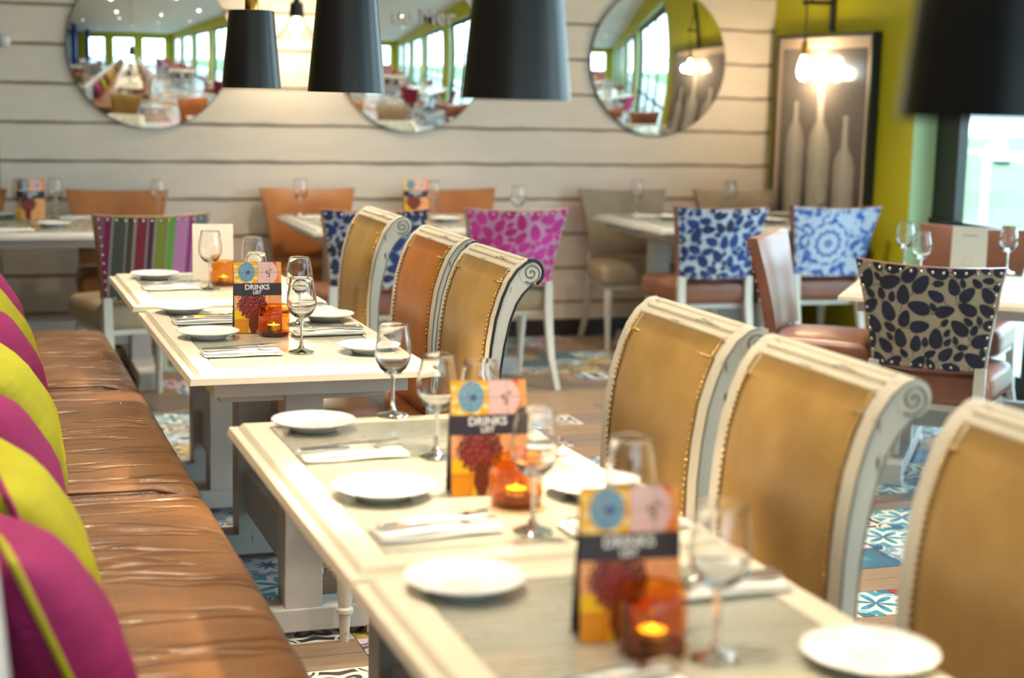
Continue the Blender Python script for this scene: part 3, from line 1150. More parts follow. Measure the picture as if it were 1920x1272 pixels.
def flared_chair(fab, leath, seatm, name='upholstered_chair', nails=True, zt=.90):
    t = thing(name, '', 'chair')
    z0, z1 = .52, zt
    n, m = 10, 8
    def hw(v): return .205 + .062 * v ** 1.3
    def by(v): return .015 - .085 * v ** 1.2           # leans back (towards -y)
    def pt(u, v, off):
        x = u * hw(v)
        y = by(v) + .030 * u * u + off
        z = z0 + (z1 - z0) * v + .012 * (u * u) * v - .006
        return (x, y, z)
    def shell(off0, off1, pad, inset=0.0):
        g = G()
        us = [(-1 + 2 * i / n) * (1 - inset) for i in range(n + 1)]
        vsx = [inset * .8 + (1 - inset * 1.6) * j / m for j in range(m + 1)]
        vs = []
        for side, off in ((0, off0), (1, off1)):
            for j, v in enumerate(vsx):
                for i, u in enumerate(us):
                    e = min(i, n - i, j, m - j)
                    p = pad * (0, .7, 1, 1)[min(e, 3)] * (1 if side else 0)
                    vs.append(pt(u, v, off + p))
        w = n + 1
        tot = w * (m + 1)
        fs = []
        for j in range(m):
            for i in range(n):
                a = j * w + i
                fs.append((a, a + 1, a + w + 1, a + w))
                fs.append((tot + a, tot + a + w, tot + a + w + 1, tot + a + 1))
        for i in range(n):
            fs.append((i, tot + i, tot + i + 1, i + 1))
            a = m * w + i
            fs.append((a, a + 1, tot + a + 1, tot + a))
        for j in range(m):
            a = j * w
            fs.append((a, a + w, tot + a + w, tot + a))
            a = j * w + n
            fs.append((a, tot + a, tot + a + w, a + w))
        return g.add(vs, fs)
    shell(-.022, .020, .018).obj('backrest', leath, t, smooth=True, bevel=0)
    if fab:
        shell(-.0265, -.020, 0, .012).obj('rear_fabric_panel', fab + '_ground' if fab.startswith('leaf_') else fab, t, smooth=True)
    if fab and fab.startswith('leaf_'):
        rnd = random.Random(fab)
        placed = []
        H_, W_2 = z1 - z0, .46
        tries = 0
        while tries < 5000 and len(placed) < 150:
            tries += 1
            px, pz = rnd.uniform(-1, 1), rnd.uniform(0.02, .98)
            ang = rnd.uniform(0, pi)
            L = rnd.uniform(.032, .043) if tries < 2800 else rnd.uniform(.016, .026)
            X_, Z_ = px * (.205 + .062 * pz ** 1.3), pz * H_
            ok = True
            for (qx, qz, qa, ql) in placed:
                dx, dz = X_ - qx, Z_ - qz
                d = math.hypot(dx, dz)
                th = math.atan2(dz, dx)
                def rad(a, l):
                    return l * .62 / math.sqrt((.62 * cos(th - a)) ** 2 + sin(th - a) ** 2)
                if d < rad(ang, L) + rad(qa, ql) + .0012:
                    ok = False
                    break
            if ok:
                placed.append((X_, Z_, ang, L))
        g = G()
        def sp(X_, Z_):
            v = min(1.0, max(0.0, Z_ / H_))
            u = max(-.985, min(.985, X_ / (.205 + .062 * v ** 1.3)))
            return pt(u, v, -.0285)
        for (X_, Z_, a, L) in placed:
            ring = []
            for k in range(14):
                b = 2 * pi * k / 14
                ex, ez = L * cos(b), L * .62 * sin(b) * (1 - .25 * cos(b))
                ring.append(sp(X_ + ex * cos(a) - ez * sin(a), Z_ + ex * sin(a) + ez * cos(a)))
            g.add([sp(X_, Z_)] + ring, [(0, 1 + (k + 1) % 14, 1 + k) for k in range(14)])
            # stalk from the leaf base
            e0, e1 = -L * .9, -L * 1.7
            q = [(e0, -.0012), (e0, .0012), (e1, .0022 + .004), (e1, .0004 + .004)]
            g.add([sp(X_ + ex * cos(a) - ez * sin(a), Z_ + ex * sin(a) + ez * cos(a)) for ex, ez in q], [(0, 1, 2, 3)])
        g.obj('leaf_print', fab, t, kind='stuff')
    if nails:
        g = G()
        cnt = 13
        path = [(-.95 + 1.9 * k / cnt, .955) for k in range(cnt + 1)]
        path += [(-.95 + 1.9 * k / 11, .035) for k in range(12)]
        path += [(-.95, .035 + .92 * k / 9) for k in range(1, 9)] + [(.95, .035 + .92 * k / 9) for k in range(1, 9)]
        for u, v in path:
            x, y, z = pt(u, v, -.028)
            g.ball((x, y, z), .0072, 7, 4)
        g.obj('nailhead_trim', 'nail', t, smooth='all', kind='stuff')
    G().rbox((0, .245, .437), (.235, .235, .063), .042, .02, taper=.04).obj('seat', seatm, t, smooth='all')
    G().box(-.205, .205, .03, .45, .355, .40).obj('seat_rail', 'leg_paint', t, bevel=.005)
    for s in (-1, 1):
        # rear leg: post below the back then sabre curve out behind
        pts = [(.012, .53), (.012, .46), (.005, .38), (-.02, .28), (-.06, .16), (-.115, .0)]
        wd = [.019, .020, .020, .018, .016, .014]
        vs, fs = [], []
        for (y, z), w in zip(pts, wd):
            x = s * .192 + s * (.02 if z < .1 else 0)
            vs += [(x - w, y - w, z), (x + w, y - w, z), (x + w, y + w, z), (x - w, y + w, z)]
        for i in range(len(pts) - 1):
            for k in range(4):
                fs.append((i * 4 + k, i * 4 + (k + 1) % 4, i * 4 + 4 + (k + 1) % 4, i * 4 + 4 + k))
        fs += [(0, 1, 2, 3), tuple(len(vs) - 4 + k for k in range(4))]
        G().add(vs, fs).obj('rear_leg', 'leg_paint', t, smooth=True)
        g = G().tube([(s * .185, .43, .36), (s * .192, .442, .28), (s * .187, .436, .14), (s * .183, .432, .02), (s * .185, .436, 0)],
                     [.028, .026, .019, .015, .019], 8)
        g.obj('front_leg', 'leg_paint', t, smooth=True)
    return t
mkc = {
    'navy': Maker(lambda: flared_chair('leaf_navy', 'rose_brown', 'rose_brown')),
    'blue': Maker(lambda: flared_chair('leaf_blue', 'rose_brown', 'rose_brown')),
    'nblue': Maker(lambda: flared_chair('leaf_nblue', 'orange', 'rose_brown')),
    'pink': Maker(lambda: flared_chair('leaf_pink', 'grey_leather', 'grey_leather')),
    'med': Maker(lambda: flared_chair('medallion', 'rose_brown', 'rose_brown')),
    'stripe': Maker(lambda: flared_chair('stripes', 'tan', 'grey_leather')),
    'orange': Maker(lambda: flared_chair('leaf_nblue', 'orange', 'orange', nails=False)),
    'grey': Maker(lambda: flared_chair('leaf_pink', 'grey_leather', 'grey_leather', nails=False)),
    'brown': Maker(lambda: flared_chair('magenta_fabric', 'rose_brown', 'rose_brown')),
}
def fc(kind, x, y, deg, label, group=None):
    return mkc[kind]((x, y, 0), radians(deg), label, group)
# near side of the wall tables (backs towards the camera)
fc('stripe', .82, 7.24, 12, 'chair with multicoloured striped velvet back and nailheads, behind the sofa end')
fc('navy', -.10, 7.25, 0, 'navy patterned chair cut off by the left edge of the photo')
fc('nblue', 1.90, 7.46, 0, 'dark blue leaf-patterned chair partly hidden behind the farthest scroll-back chair')
fc('pink', 2.63, 7.50, -2, 'bright pink leaf-patterned chair with grey seat and white curved legs')
fc('blue', 3.795, 7.58, -2, 'blue and white leaf-patterned chair in front of the table under the right mirror')
fc('med', 4.50, 7.62, -3, 'light blue and white medallion-patterned chair by the green wall')
# wall side, facing the camera
fc('orange', .0, 8.76, 180, 'tan leather chair against the boarded wall, cut by the left edge')
fc('orange', .83, 8.76, 180, 'tan leather chair against the boarded wall behind the striped chair')
fc('orange', 1.89, 8.90, 176, 'orange leather chair against the wall under the gap between two mirrors')
fc('orange', 2.74, 8.90, 180, 'orange leather chair against the wall behind the propped menu and the middle table')
fc('grey', 3.80, 8.86, 172, 'taupe grey leather chair against the wall, its whole left side visible')
fc('grey', 4.55, 8.86, 180, 'taupe leather chair against the wall beside the green corner')
# round the angled table
fc('navy', 3.335, 4.93, -45, 'chair with dark navy leaf fabric and silver nailheads in front of the angled table')
fc('brown', 3.29, 6.01, -132, 'glossy brown leather chair seen from the side with magenta fabric behind')
fc('brown', 4.47, 6.28, 132, 'brown leather chair facing the room under the window behind a white menu')
fc('brown', 4.38, 4.62, -38, 'brown leather chair at the right edge of the photo beside the navy leaf chair')

# ---------------------------------------------------------------- table settings
def glass_build():
    t = thing('wine_glass', '', 'glass')
    H = .205
    bowl = [(.006, .092), (.018, .096), (.030, .108), (.038, .124), (.0405, .140), (.039, .160), (.0345, .185), (.0318, H - .002), (.0315, H - .0004), (.0311, H), (.0306, H - .0004), (.0305, H - .002), (.0334, .185), (.0379, .160), (.0394, .140), (.0368, .1255), (.0286, .1115), (.016, .103), (0, .1015)]
    G().lathe(bowl, 28).obj('bowl', 'bowl', t, smooth='all')
    st = [(.0, .0965), (.008, .095), (.0045, .086), (.0038, .05), (.0045, .022), (.010, .010), (.034, .0035), (.035, .0), (0, 0)]
    G().lathe(st, 24).obj('stem', 'stem', t, smooth='all')
    return t
mkg = Maker(glass_build)
def plate_build():
    t = thing('side_plate', '', 'plate')
    pr = [(0, .006), (.040, .006), (.045, .0075), (.056, .014), (.082, .0205), (.088, .0225), (.0885, .0205), (.083, .0175), (.058, .009), (.050, .002), (.049, 0), (0, 0)]
    G().lathe(pr, 48).obj('dish', 'porcelain', t, smooth='all')
    g = G()
    for r in (.030, .024):
        g.lathe([(r, .0063), (r + .0012, .0063)], 32)
    for k in range(7):
        a = k * 2 * pi / 7
        g.lathe([(.005, .0063), (.0062, .0063)], 10, (.014 * cos(a), .014 * sin(a), 0))
    g.obj('centre_mark', 'text_grey', t)
    return t
mkp = Maker(plate_build)
def napkin_build(fork=True):
    t = thing('napkin', '', 'napkin')
    g = G()
    for k, (dx, dy) in enumerate(((0, 0), (.004, .006), (-.003, .002))):
        w, d = .105 - k * .002, .04 - k * .003
        n = 10
        vs, fs = [], []
        for side in (0, 1):
            for i in range(n + 1):
                for j in range(5):
                    u, v = -1 + 2 * i / n, -1 + j / 2
                    z = .001 + .0035 * k + side * .003 + .0015 * sin(4 * u + k) * (1 if side else .3)
                    vs.append((u * w + dx, v * d + dy + .002 * sin(3 * u), z + .0006))
        tot = (n + 1) * 5
        for i in range(n):
            for j in range(4):
                a = i * 5 + j
                fs.append((a, a + 1, a + 6, a + 5))
                fs.append((tot + a, tot + a + 5, tot + a + 6, tot + a + 1))
            fs.append((i * 5, i * 5 + 5, tot + i * 5 + 5, tot + i * 5))
            fs.append((i * 5 + 4, tot + i * 5 + 4, tot + i * 5 + 9, i * 5 + 9))
        for j in range(4):
            fs.append((j, tot + j, tot + j + 1, j + 1))
            a = n * 5 + j
            fs.append((a, a + 1, tot + a + 1, tot + a))
        g.add(vs, fs)
    g.obj('folded_cloth', 'napkin', t, smooth='all')
    return t
mkn = Maker(napkin_build)
def knife_build():
    g = G()
    g.tube([(-.105, 0, 0), (-.10, 0, 0), (-.04, 0, 0), (-.012, 0, 0)], [.003, .006, .005, .0035], 8)
    g.strip([(-.012, -.0008), (.05, -.0008), (.098, -.0008)], [(-.012, .0008), (.05, .0008), (.098, .0008)], -.004, .008)
    g.v = [(x, y, z + .006) for x, y, z in g.v]
    o = g.obj('table_knife', 'steel', smooth=True)
    tag(o, '', 'cutlery')
    return o
def fork_build():
    g = G()
    g.tube([(-.105, 0, .004), (-.09, 0, .004), (-.03, 0, .008), (.02, 0, .011), (.05, 0, .010)], [.0035, .0055, .003, .0025, .004], 8)
    g.box(.045, .062, -.011, .011, .009, .0115)
    for k in range(4):
        y = -.0095 + k * .0063
        g.hexa([(.06, y - .0012, .009), (.10, y - .0008, .013), (.10, y + .0008, .013), (.06, y + .0012, .009)],
               [(.06, y - .0012, .0115), (.10, y - .0008, .0145), (.10, y + .0008, .0145), (.06, y + .0012, .0115)])
    o = g.obj('table_fork', 'steel', smooth=True)
    tag(o, '', 'cutlery')
    return o
mkk, mkf = Maker(knife_build), Maker(fork_build)
def setting(x, y, z, rz, lab):
    """napkin with a knife and a fork lying on it"""
    mkn((x, y, z + .0005), rz, 'folded white napkin ' + lab)
    c, s = cos(rz), sin(rz)
    mkk((x + .004 * c + .008 * s, y + .004 * s - .008 * c, z + .0125), rz, 'table knife on a napkin ' + lab)
    mkf((x - .006 * s, y + .010 * c, z + .0125), rz + .05, 'fork on a napkin ' + lab)

def candle_build():
    t = thing('candle_holder', '', 'candle holder')
    pr = [(0, 0), (.043, 0), (.045, .003), (.0455, .07), (.044, .086), (.0425, .0865), (.0418, .084)]
    G().lathe(pr, 32).obj('amber_tumbler', 'amber', t, smooth='all')
    G().lathe([(0, .001), (.041, .001), (.042, .012), (0, .0125)], 28).obj('tumbler_base', 'amber_base', t, smooth=True)
    c = G().lathe([(0, .0135), (.0195, .0135), (.0195, .030), (.0188, .030), (.0188, .0275)], 24).obj('tealight_cup', 'steel', t, smooth=True)
    G().lathe([(0, .0275), (.0186, .0275), (.0186, .026)], 24).obj('wax', 'wax', c, smooth=True)
    G().lathe([(0, .028), (.0025, .031), (.002, .034), (0, .038)], 10).obj('flame', 'flame', c, smooth=True)
    return t
mkca = Maker(candle_build)

def menu_mat():
    t = NT('drinks_menu_print')
    uv = t.n('ShaderNodeUVMap').outputs[0]
    s = t.sep(uv)
    u, v = s[0], s[1]
    def rect(u0, u1, v0, v1):
        a = t.math('MULTIPLY', t.math('GREATER_THAN', u, u0), t.math('LESS_THAN', u, u1))
        b = t.math('MULTIPLY', t.math('GREATER_THAN', v, v0), t.math('LESS_THAN', v, v1))
        return t.math('MULTIPLY', a, b)
    def ell(cx, cy, rx, ry, rough=0.0):
        a = t.math('DIVIDE', t.math('SUBTRACT', u, cx), rx)
        b = t.math('DIVIDE', t.math('SUBTRACT', v, cy), ry)
        d = t.math('SQRT', t.math('ADD', t.math('MULTIPLY', a, a), t.math('MULTIPLY', b, b)))
        if rough:
            d = t.math('ADD', d, t.math('MULTIPLY', t.math('SUBTRACT', t.noise(uv, 26, 4), .5), rough))
        return t.math('LESS_THAN', d, 1.0)
    n = t.noise(uv, 5, 3)
    col = t.mix(n, srgb(250, 186, 130), srgb(244, 160, 98))
    # top left: orange ground with a blue decorated plate
    col = t.mix(rect(0, .5, .70, 1), col, srgb(248, 178, 40))
    col = t.mix(t.math('MULTIPLY', rect(0, .5, .70, 1), t.math('GREATER_THAN', t.noise(t.mapping(uv, (3, 9, 1), rot=(0, 0, .7)), 2, 2), .56)), col, srgb(255, 226, 150))
    col = t.mix(ell(.27, .855, .175, .135), col, srgb(92, 158, 190))
    dots = t.n('ShaderNodeTexVoronoi', voronoi_dimensions='2D')
    t.put(dots.inputs['Vector'], t.mapping(uv, (1, 1.45, 1)))
    dots.inputs['Scale'].default_value = 22
    col = t.mix(t.math('MULTIPLY', ell(.27, .855, .15, .115), t.math('LESS_THAN', dots.outputs['Distance'], .22)), col, srgb(220, 150, 110))
    col = t.mix(ell(.30, .85, .045, .03), col, srgb(60, 90, 150))
    # top right: pink slice with red and orange rind
    R = rect(.5, 1, .70, 1)
    col = t.mix(R, col, srgb(222, 40, 74))
    col = t.mix(t.math('MULTIPLY', R, ell(.66, .80, .34, .22)), col, srgb(250, 130, 60))
    col = t.mix(t.math('MULTIPLY', R, ell(.62, .84, .30, .19)), col, srgb(240, 196, 190))
    col = t.mix(t.math('MULTIPLY', R, t.math('GREATER_THAN', t.math('MULTIPLY_ADD', v, .25, u), 1.14)), col, srgb(250, 170, 90))
    # bottom left: orange slice with dark red berries
    col = t.mix(ell(.12, .12, .26, .20), col, srgb(250, 196, 30))
    col = t.mix(t.math('MULTIPLY', ell(.12, .12, .20, .15), t.math('LESS_THAN', v, .2)), col, srgb(236, 150, 20))
    col = t.mix(t.math('MULTIPLY', ell(.38, .40, .30, .20, .9), t.math('GREATER_THAN', t.noise(uv, 60, 2), .40)), col, srgb(88, 10, 34))
    col = t.mix(t.math('MULTIPLY', ell(.36, .34, .20, .14, .8), t.math('GREATER_THAN', t.noise(uv, 45, 2), .52)), col, srgb(150, 24, 52))
    col = t.mix(ell(.40, .14, .10, .16, .5), col, srgb(110, 50, 30))
    # tile grid
    for g0 in (.25, .5, .75):
        col = t.mix(t.math('MULTIPLY', t.math('LESS_THAN', t.math('ABSOLUTE', t.math('SUBTRACT', u, g0)), .004), .7), col, srgb(130, 70, 50))
    for g0 in (.17, .34, .85):
        col = t.mix(t.math('MULTIPLY', t.math('LESS_THAN', t.math('ABSOLUTE', t.math('SUBTRACT', v, g0)), .003), .7), col, srgb(130, 70, 50))
    col = t.mix(t.math('MULTIPLY', t.math('GREATER_THAN', v, .525), t.math('LESS_THAN', v, .70)), col, srgb(56, 52, 62))
    t.bsdf(col, .5, Specular_IOR_Level=.3)
    return t.m
M['menu'] = menu_mat()
def text_part(body, size, loc, parent, mat, name='lettering', rot=(radians(90), 0, 0), bold=.0, align='CENTER'):
    cu = bpy.data.curves.new(name, 'FONT')
    cu.body = body
    cu.size = size
    cu.align_x = align
    cu.offset = bold
    cu.extrude = .0002
    ob = bpy.data.objects.new(name, cu)
    me = bpy.data.meshes.new_from_object(ob)
    bpy.data.objects.remove(ob)
    me.materials.append(M[mat])
    o = bpy.data.objects.new(name, me)
    COL.objects.link(o)
    o.parent = parent
    o.location = loc
    o.rotation_euler = rot
    return o
def menu_build():
    t = thing('drinks_menu', '', 'menu')
    w, h = .138, .206
    a = radians(7)
    # front panel leans back; rear panel props it up
    c = uvquad(G().box(-w / 2, w / 2, -.001, .001, 0, h).obj('front_panel', 'menu', t))
    c.location = (0, -.022, 0)
    c.rotation_euler = (-a, 0, 0)
    text_part('DRINKS', .0205, (-.002, -.0014, h * .610), c, 'text_white', bold=.0005)
    text_part('LIST', .0140, (-.002, -.0014, h * .548), c, 'text_white', bold=.0004)
    text_part("5''", .026, (.038, -.0014, h * .80), c, 'card_back', rot=(radians(90), radians(-22), 0))
    r = G().box(-w / 2, w / 2, -.001, .001, 0, h).obj('rear_panel', 'card_back', t)
    r.location = (0, .028, 0)
    r.rotation_euler = (a, 0, 0)
    G().box(-w / 2, w / 2, -.022, .028, 0, .0012).obj('base_fold', 'card_back', t)
    return t
mkm = Maker(menu_build)
def whitemenu_build():
    t = thing('menu_card', '', 'menu')
    w, h = .145, .208
    a = radians(7)
    c = G().box(-w / 2, w / 2, -.001, .001, 0, h).obj('front_panel', 'card_white', t)
    c.location = (0, -.025, 0)
    c.rotation_euler = (-a, 0, 0)
    g = G()
    for k in range(9):
        x = -.03 + k * .0068
        g.box(x, x + .004, -.0014, -.001, h * .80, h * .80 + .006)
    g.lathe([(.018, 0), (.0188, 0)], 20)
    g.v = [(x, y, z) if i < 72 else (x, -.0013, h * .28 + y) for i, (x, y, z) in enumerate(g.v)]
    g.obj('print', 'text_grey', c)
    r = G().box(-w / 2, w / 2, -.001, .001, 0, h).obj('rear_panel', 'card_white', t)
    r.location = (0, .025, 0)
    r.rotation_euler = (a, 0, 0)
    return t
mkw = Maker(whitemenu_build)

FAR, FOC, MID, NEAR = 'on the small far table', 'on the sharply focused table', 'on the middle table', 'on the nearest blurred table'
# far small table
mkp((.69, 5.93, TZ), 0, 'small white plate ' + FAR)
setting(.715, 5.62, TZ, .06, FAR + ' beside the white menu')
mkg((.84, 5.585, TZ), 0, 'wine glass in front of the white menu card ' + FAR)
mkw((.888, 5.84, TZ), radians(-6), 'white menu card standing ' + FAR)
mkca((.905, 5.70, TZ), 0, 'amber glass candle holder ' + FAR)
mkg((.95, 5.36, TZ), 0, 'wine glass right of the white menu, its rim above the drinks menu')
# focused table
mkp((.672, 5.03, TZ), 0, 'white side plate at the back left corner ' + FOC)
setting(.715, 4.80, TZ, .02, FOC + ', behind its front left plate')
mkp((.672, 4.515, TZ), 0, 'white side plate at the front left ' + FOC)
setting(.715, 4.21, TZ, .02, FOC + ' at its front edge')
mkm((.828, 4.60, TZ), radians(-2), 'colourful DRINKS LIST menu in sharp focus')
mkca((.862, 4.53, TZ), 0, 'amber candle holder in front of the sharp DRINKS LIST menu')
mkg((.878, 4.215, TZ), 0, 'sharp wine glass at the front edge of the focused table')
mkg((.975, 4.715, TZ), 0, 'wine glass just behind the sharp one on the focused table')
mkg((.868, 4.86, TZ), 0, 'wine glass hidden behind the sharp drinks menu, only its rim showing')
mkp((1.075, 4.80, TZ), 0, 'white side plate at the back right ' + FOC)
mkp((1.062, 4.19, TZ), 0, 'white side plate at the front right ' + FOC + ', behind a wine glass')
setting(1.02, 4.52, TZ, pi + .02, FOC + ' on the chair side')
setting(1.02, 5.02, TZ, pi, FOC + ' at its far right corner')
# middle table
mkp((.704, 3.255, TZ), 0, 'white side plate at the back left corner ' + MID)
setting(.725, 2.99, TZ, .03, MID + ' behind its front left plate')
mkp((.705, 2.675, TZ), 0, 'white side plate at the front left ' + MID)
setting(.73, 2.43, TZ, .06, MID + ' at its front edge')
mkm((.892, 2.66, TZ), radians(-4), 'DRINKS LIST menu, slightly blurred, ' + MID)
mkca((.915, 2.565, TZ), 0, 'amber candle holder in front of the menu ' + MID)
mkg((.900, 3.345, TZ), 0, 'wine glass at the back edge of the middle table, overlapping the focused table')
mkg((.882, 2.945, TZ), 0, 'wine glass left of the menu ' + MID)
mkg((.942, 2.86, TZ), 0, 'wine glass behind the menu ' + MID)
mkg((.885, 2.395, TZ), 0, 'wine glass in front of the menu ' + MID)
mkp((1.075, 3.20, TZ), 0, 'white side plate at the back right ' + MID)
mkp((1.075, 2.60, TZ), 0, 'white side plate at the front right ' + MID)
setting(1.03, 2.92, TZ, pi + .03, MID + ' on the chair side')
setting(1.04, 2.38, TZ, pi + .02, MID + ' at its near right corner')
# nearest table
mkp((.684, 2.13, TZ), 0, 'white side plate at the back left corner ' + NEAR)
mkg((.955, 2.165, TZ), 0, 'blurred wine glass behind the nearest drinks menu')
mkm((.833, 1.885, TZ), radians(-6), 'nearest and most blurred DRINKS LIST menu')
mkca((.842, 1.82, TZ), 0, 'amber candle holder in front of the most blurred menu')
mkg((.912, 1.775, TZ), 0, 'nearest blurred wine glass ' + NEAR)
mkp((1.093, 1.70, TZ), 0, 'white side plate at the right ' + NEAR)
setting(.725, 1.70, TZ, .04, NEAR + ', at the bottom edge')
setting(1.04, 2.03, TZ, pi, NEAR + ', behind its right plate')
# wall tables
mkg((.322, 8.47, TZ), 0, 'wine glass left of the drinks menu on the far left wall table')
mkm((.372, 8.50, TZ), 0, 'DRINKS LIST menu on the far left wall table')
mkg((.497, 8.56, TZ), 0, 'wine glass right of the drinks menu on the far left wall table')
mkp((.455, 8.09, TZ), 0, 'white side plate on the far left wall table')
mkp((.24, 8.63, TZ), 0, 'white side plate at the back of the far left wall table')
mkg((1.01, 8.50, TZ), 0, 'wine glass above the striped chair on the far left wall table')
mkn((.60, 8.55, TZ), .3, 'crumpled white napkin right of the menu on the far left wall table')
mkn((.25, 7.86, TZ), .2, 'white napkin at the front left of the far left wall table')
mkg((1.79, 8.64, TZ), 0, 'wine glass at the left end of the table under the middle mirror')
mkn((1.86, 8.48, TZ), 0, 'white napkin at the left end of the table under the middle mirror')
mkm((2.44, 8.62, TZ), radians(-5), 'brightly lit DRINKS LIST menu on the table under the middle mirror')
mkg((2.50, 8.48, TZ), 0, 'wine glass in front of the brightly lit menu under the middle mirror')
mkp((2.51, 8.27, TZ), 0, 'white side plate on the table under the middle mirror')
mkg((2.86, 8.10, TZ), 0, 'wine glass above the pink chair at the right end of the middle wall table')
mkg((3.79, 8.64, TZ), 0, 'wine glass at the left end of the table under the right mirror')
mkn((3.80, 8.50, TZ), 0, 'white napkin at the left end of the table under the right mirror')
mkp((3.87, 8.33, TZ), 0, 'white side plate left of the blue leaf chair')
mkg((4.37, 8.58, TZ), 0, 'rear one of two wine glasses above the blue leaf chair')
mkg((4.30, 8.46, TZ), 0, 'front one of two wine glasses above the blue leaf chair')
mkp((4.40, 8.10, TZ), 0, 'white side plate right of the blue leaf chair')
mkp((4.67, 8.48, TZ), 0, 'white side plate in front of the bottle picture')
mkg((4.70, 8.10, TZ), 0, 'wine glass above the medallion chair in front of the bottle picture')
# angled table
DZ = .745
mkg((3.93, 6.03, DZ), 0, 'taller looking wine glass at the left behind the navy leaf chair')
mkg((3.73, 5.60, DZ), 0, 'wine glass right above the navy leaf chair')
mkg((4.32, 5.83, DZ), 0, 'wine glass right of the white menu on the angled table')
mkw((4.10, 5.80, DZ), radians(-40), 'white menu card standing on the angled table by the window')
mkn((3.62, 5.30, DZ), DR, 'white napkin on the angled table hidden behind the navy chair')
mkp((3.50, 5.52, DZ), 0, 'white side plate at the left end of the angled table')
setting(4.18, 5.25, DZ, DR, 'on the angled table at the right edge')

# ---------------------------------------------------------------- pendants
def pendant_build():
    t = thing('pendant_lamp', '', 'pendant lamp')
    b, tp, h = .0965, .073, .247
    G().lathe([(b, 0), (tp, h), (tp - .004, h + .002), (.015, h + .003), (.015, h + .001)], 48).obj('shade', 'black_shade', t, smooth=True)
    G().lathe([(b - .0012, .0005), (tp - .0015, h - .002), (.015, h - .001)], 48).obj('shade_lining', 'shade_inner', t, smooth=True)
    G().lathe([(0, h), (.0215, h), (.0215, h + .05), (.017, h + .056), (0, h + .056)], 24).obj('brass_cap', 'brass', t, smooth=True)
    G().tube([(0, 0, h + .05), (0, 0, ZC - 1.47)], .005, 8).obj('cord', 'black', t)
    G().lathe([(0, .075), (.018, .08), (.028, .10), (.03, .12), (.022, .15), (.014, .18), (.014, .235), (0, .235)], 20).obj('bulb', 'bulb', t, smooth='all')
    return t
mkpe = Maker(pendant_build)
labs = ['farthest black cone pendant lamp with its brass cap in view', 'second black cone pendant lamp from the left',
        'third black cone pendant lamp, over the middle mirror edge', 'nearest, most blurred black pendant lamp at top right']
PY = [5.28, 3.94, 2.665, 1.28]
for i, y in enumerate(PY):
    mkpe((.932, y, 1.47), 0, labs[i])
for k in range(3):
    mkpe((.932, .0 - 1.3 * k, 1.47), 0, 'black pendant lamp behind the camera, reflected in the left mirror', 'pendants reflected behind the camera')
for y in PY + [0.0, -1.3, -2.6]:
    light('pendant_glow', 'SPOT', (.932, y + .06, 1.54), 46, (1, .80, .54), spot_size=radians(66), spot_blend=.5, shadow_soft_size=.03)

# ---------------------------------------------------------------- mirrors, wall lamps, picture
for i, (x, lab) in enumerate(((1.04, 'large round frameless mirror at the left of the boarded wall'),
                              (2.52, 'round wall mirror half hidden by the black pendants, middle of three'),
                              (4.075, 'round wall mirror beside the green wall, rightmost of three'))):
    m = thing('round_mirror', lab, 'mirror', (x, YB - .03, 1.67))
    RM = 2.0                                  # gently convex glass
    prof = [(.444 * k / 24, math.sqrt(RM ** 2 - (.444 * k / 24) ** 2) - math.sqrt(RM ** 2 - .444 ** 2)) for k in range(25)]
    g = G().lathe(prof, 96)
    g.v = [(a, -c - .004, b) for a, b, c in g.v]
    g.obj('mirror_glass', 'mirror', m, smooth='all')
    g = G().lathe([(.444, 0), (.447, 0), (.447, .018), (.0, .018)], 72)
    g.v = [(a, c - .002, b) for a, b, c in g.v]
    g.obj('mirror_backing', 'black', m, smooth=True)
    if i == 1:
        text_part('ue Mer', .13, (.05, -.056, .17), m, 'text_faint', bold=.002)

sc = thing('wall_pendant', 'clear glass cone lamp with dark socket glowing in front of the boarded wall', 'lamp', (1.80, 8.80, 1.72))
G().lathe([(0, .245), (.012, .24), (.016, .21), (.036, .20), (.042, .125), (.0, .12)], 20).obj('socket', 'black', sc, smooth=True)
G().lathe([(.034, .125), (.062, .08), (.125, 0), (.1235, 0), (.06, .08), (.032, .125)], 32).obj('glass_shade', 'lampglass', sc, smooth='all')
G().ball((0, 0, .075), .032, 14, 8, (1, 1, 1.2)).obj('bulb', 'bulb', sc, smooth='all')
G().tube([(0, 0, .24), (0, 0, ZC - 1.72)], .004, 6).obj('cord', 'black', sc)
light('wall_pendant_glow', 'POINT', (1.80, 8.80, 1.72), 2.5, (1, .82, .55), shadow_soft_size=.04)

br = thing('bracket_lamp', 'bare filament bulb hanging from a black iron wall bracket before the bottle picture', 'lamp', (XR, 8.35, 0))
G().box(-.02, 0, -.02, .02, 1.86, 2.35).obj('wall_plate', 'black', br, bevel=.003)
g = G().tube([(0, 0, 2.02), (-.17, .03, 2.02)], .011, 8)
g.tube([(0, 0, 2.22), (-.06, .01, 2.19), (-.12, .02, 2.10), (-.14, .025, 2.02)], .007, 8)
g.ball((-.175, .031, 2.02), .018, 8, 6)
g.obj('arm', 'black', br, smooth=True)
G().tube([(-.165, .03, 2.01), (-.165, .03, 1.80)], .004, 6).obj('cord', 'black', br)
G().lathe([(0, 1.81), (.010, 1.805), (.018, 1.78), (.021, 1.73), (.019, 1.715), (0, 1.715)], 18, (-.165, .03, 0)).obj('brass_holder', 'brass', br, smooth=True)
G().lathe([(.014, 1.72), (.019, 1.70), (.034, 1.655), (.037, 1.62), (.030, 1.592), (.014, 1.575), (0, 1.573)], 20, (-.165, .03, 0)).obj('bulb', 'bulb', br, smooth='all')
light('bracket_glow', 'POINT', (XR - .24, 8.38, 1.62), 1.2, (1, .82, .55), shadow_soft_size=.04)

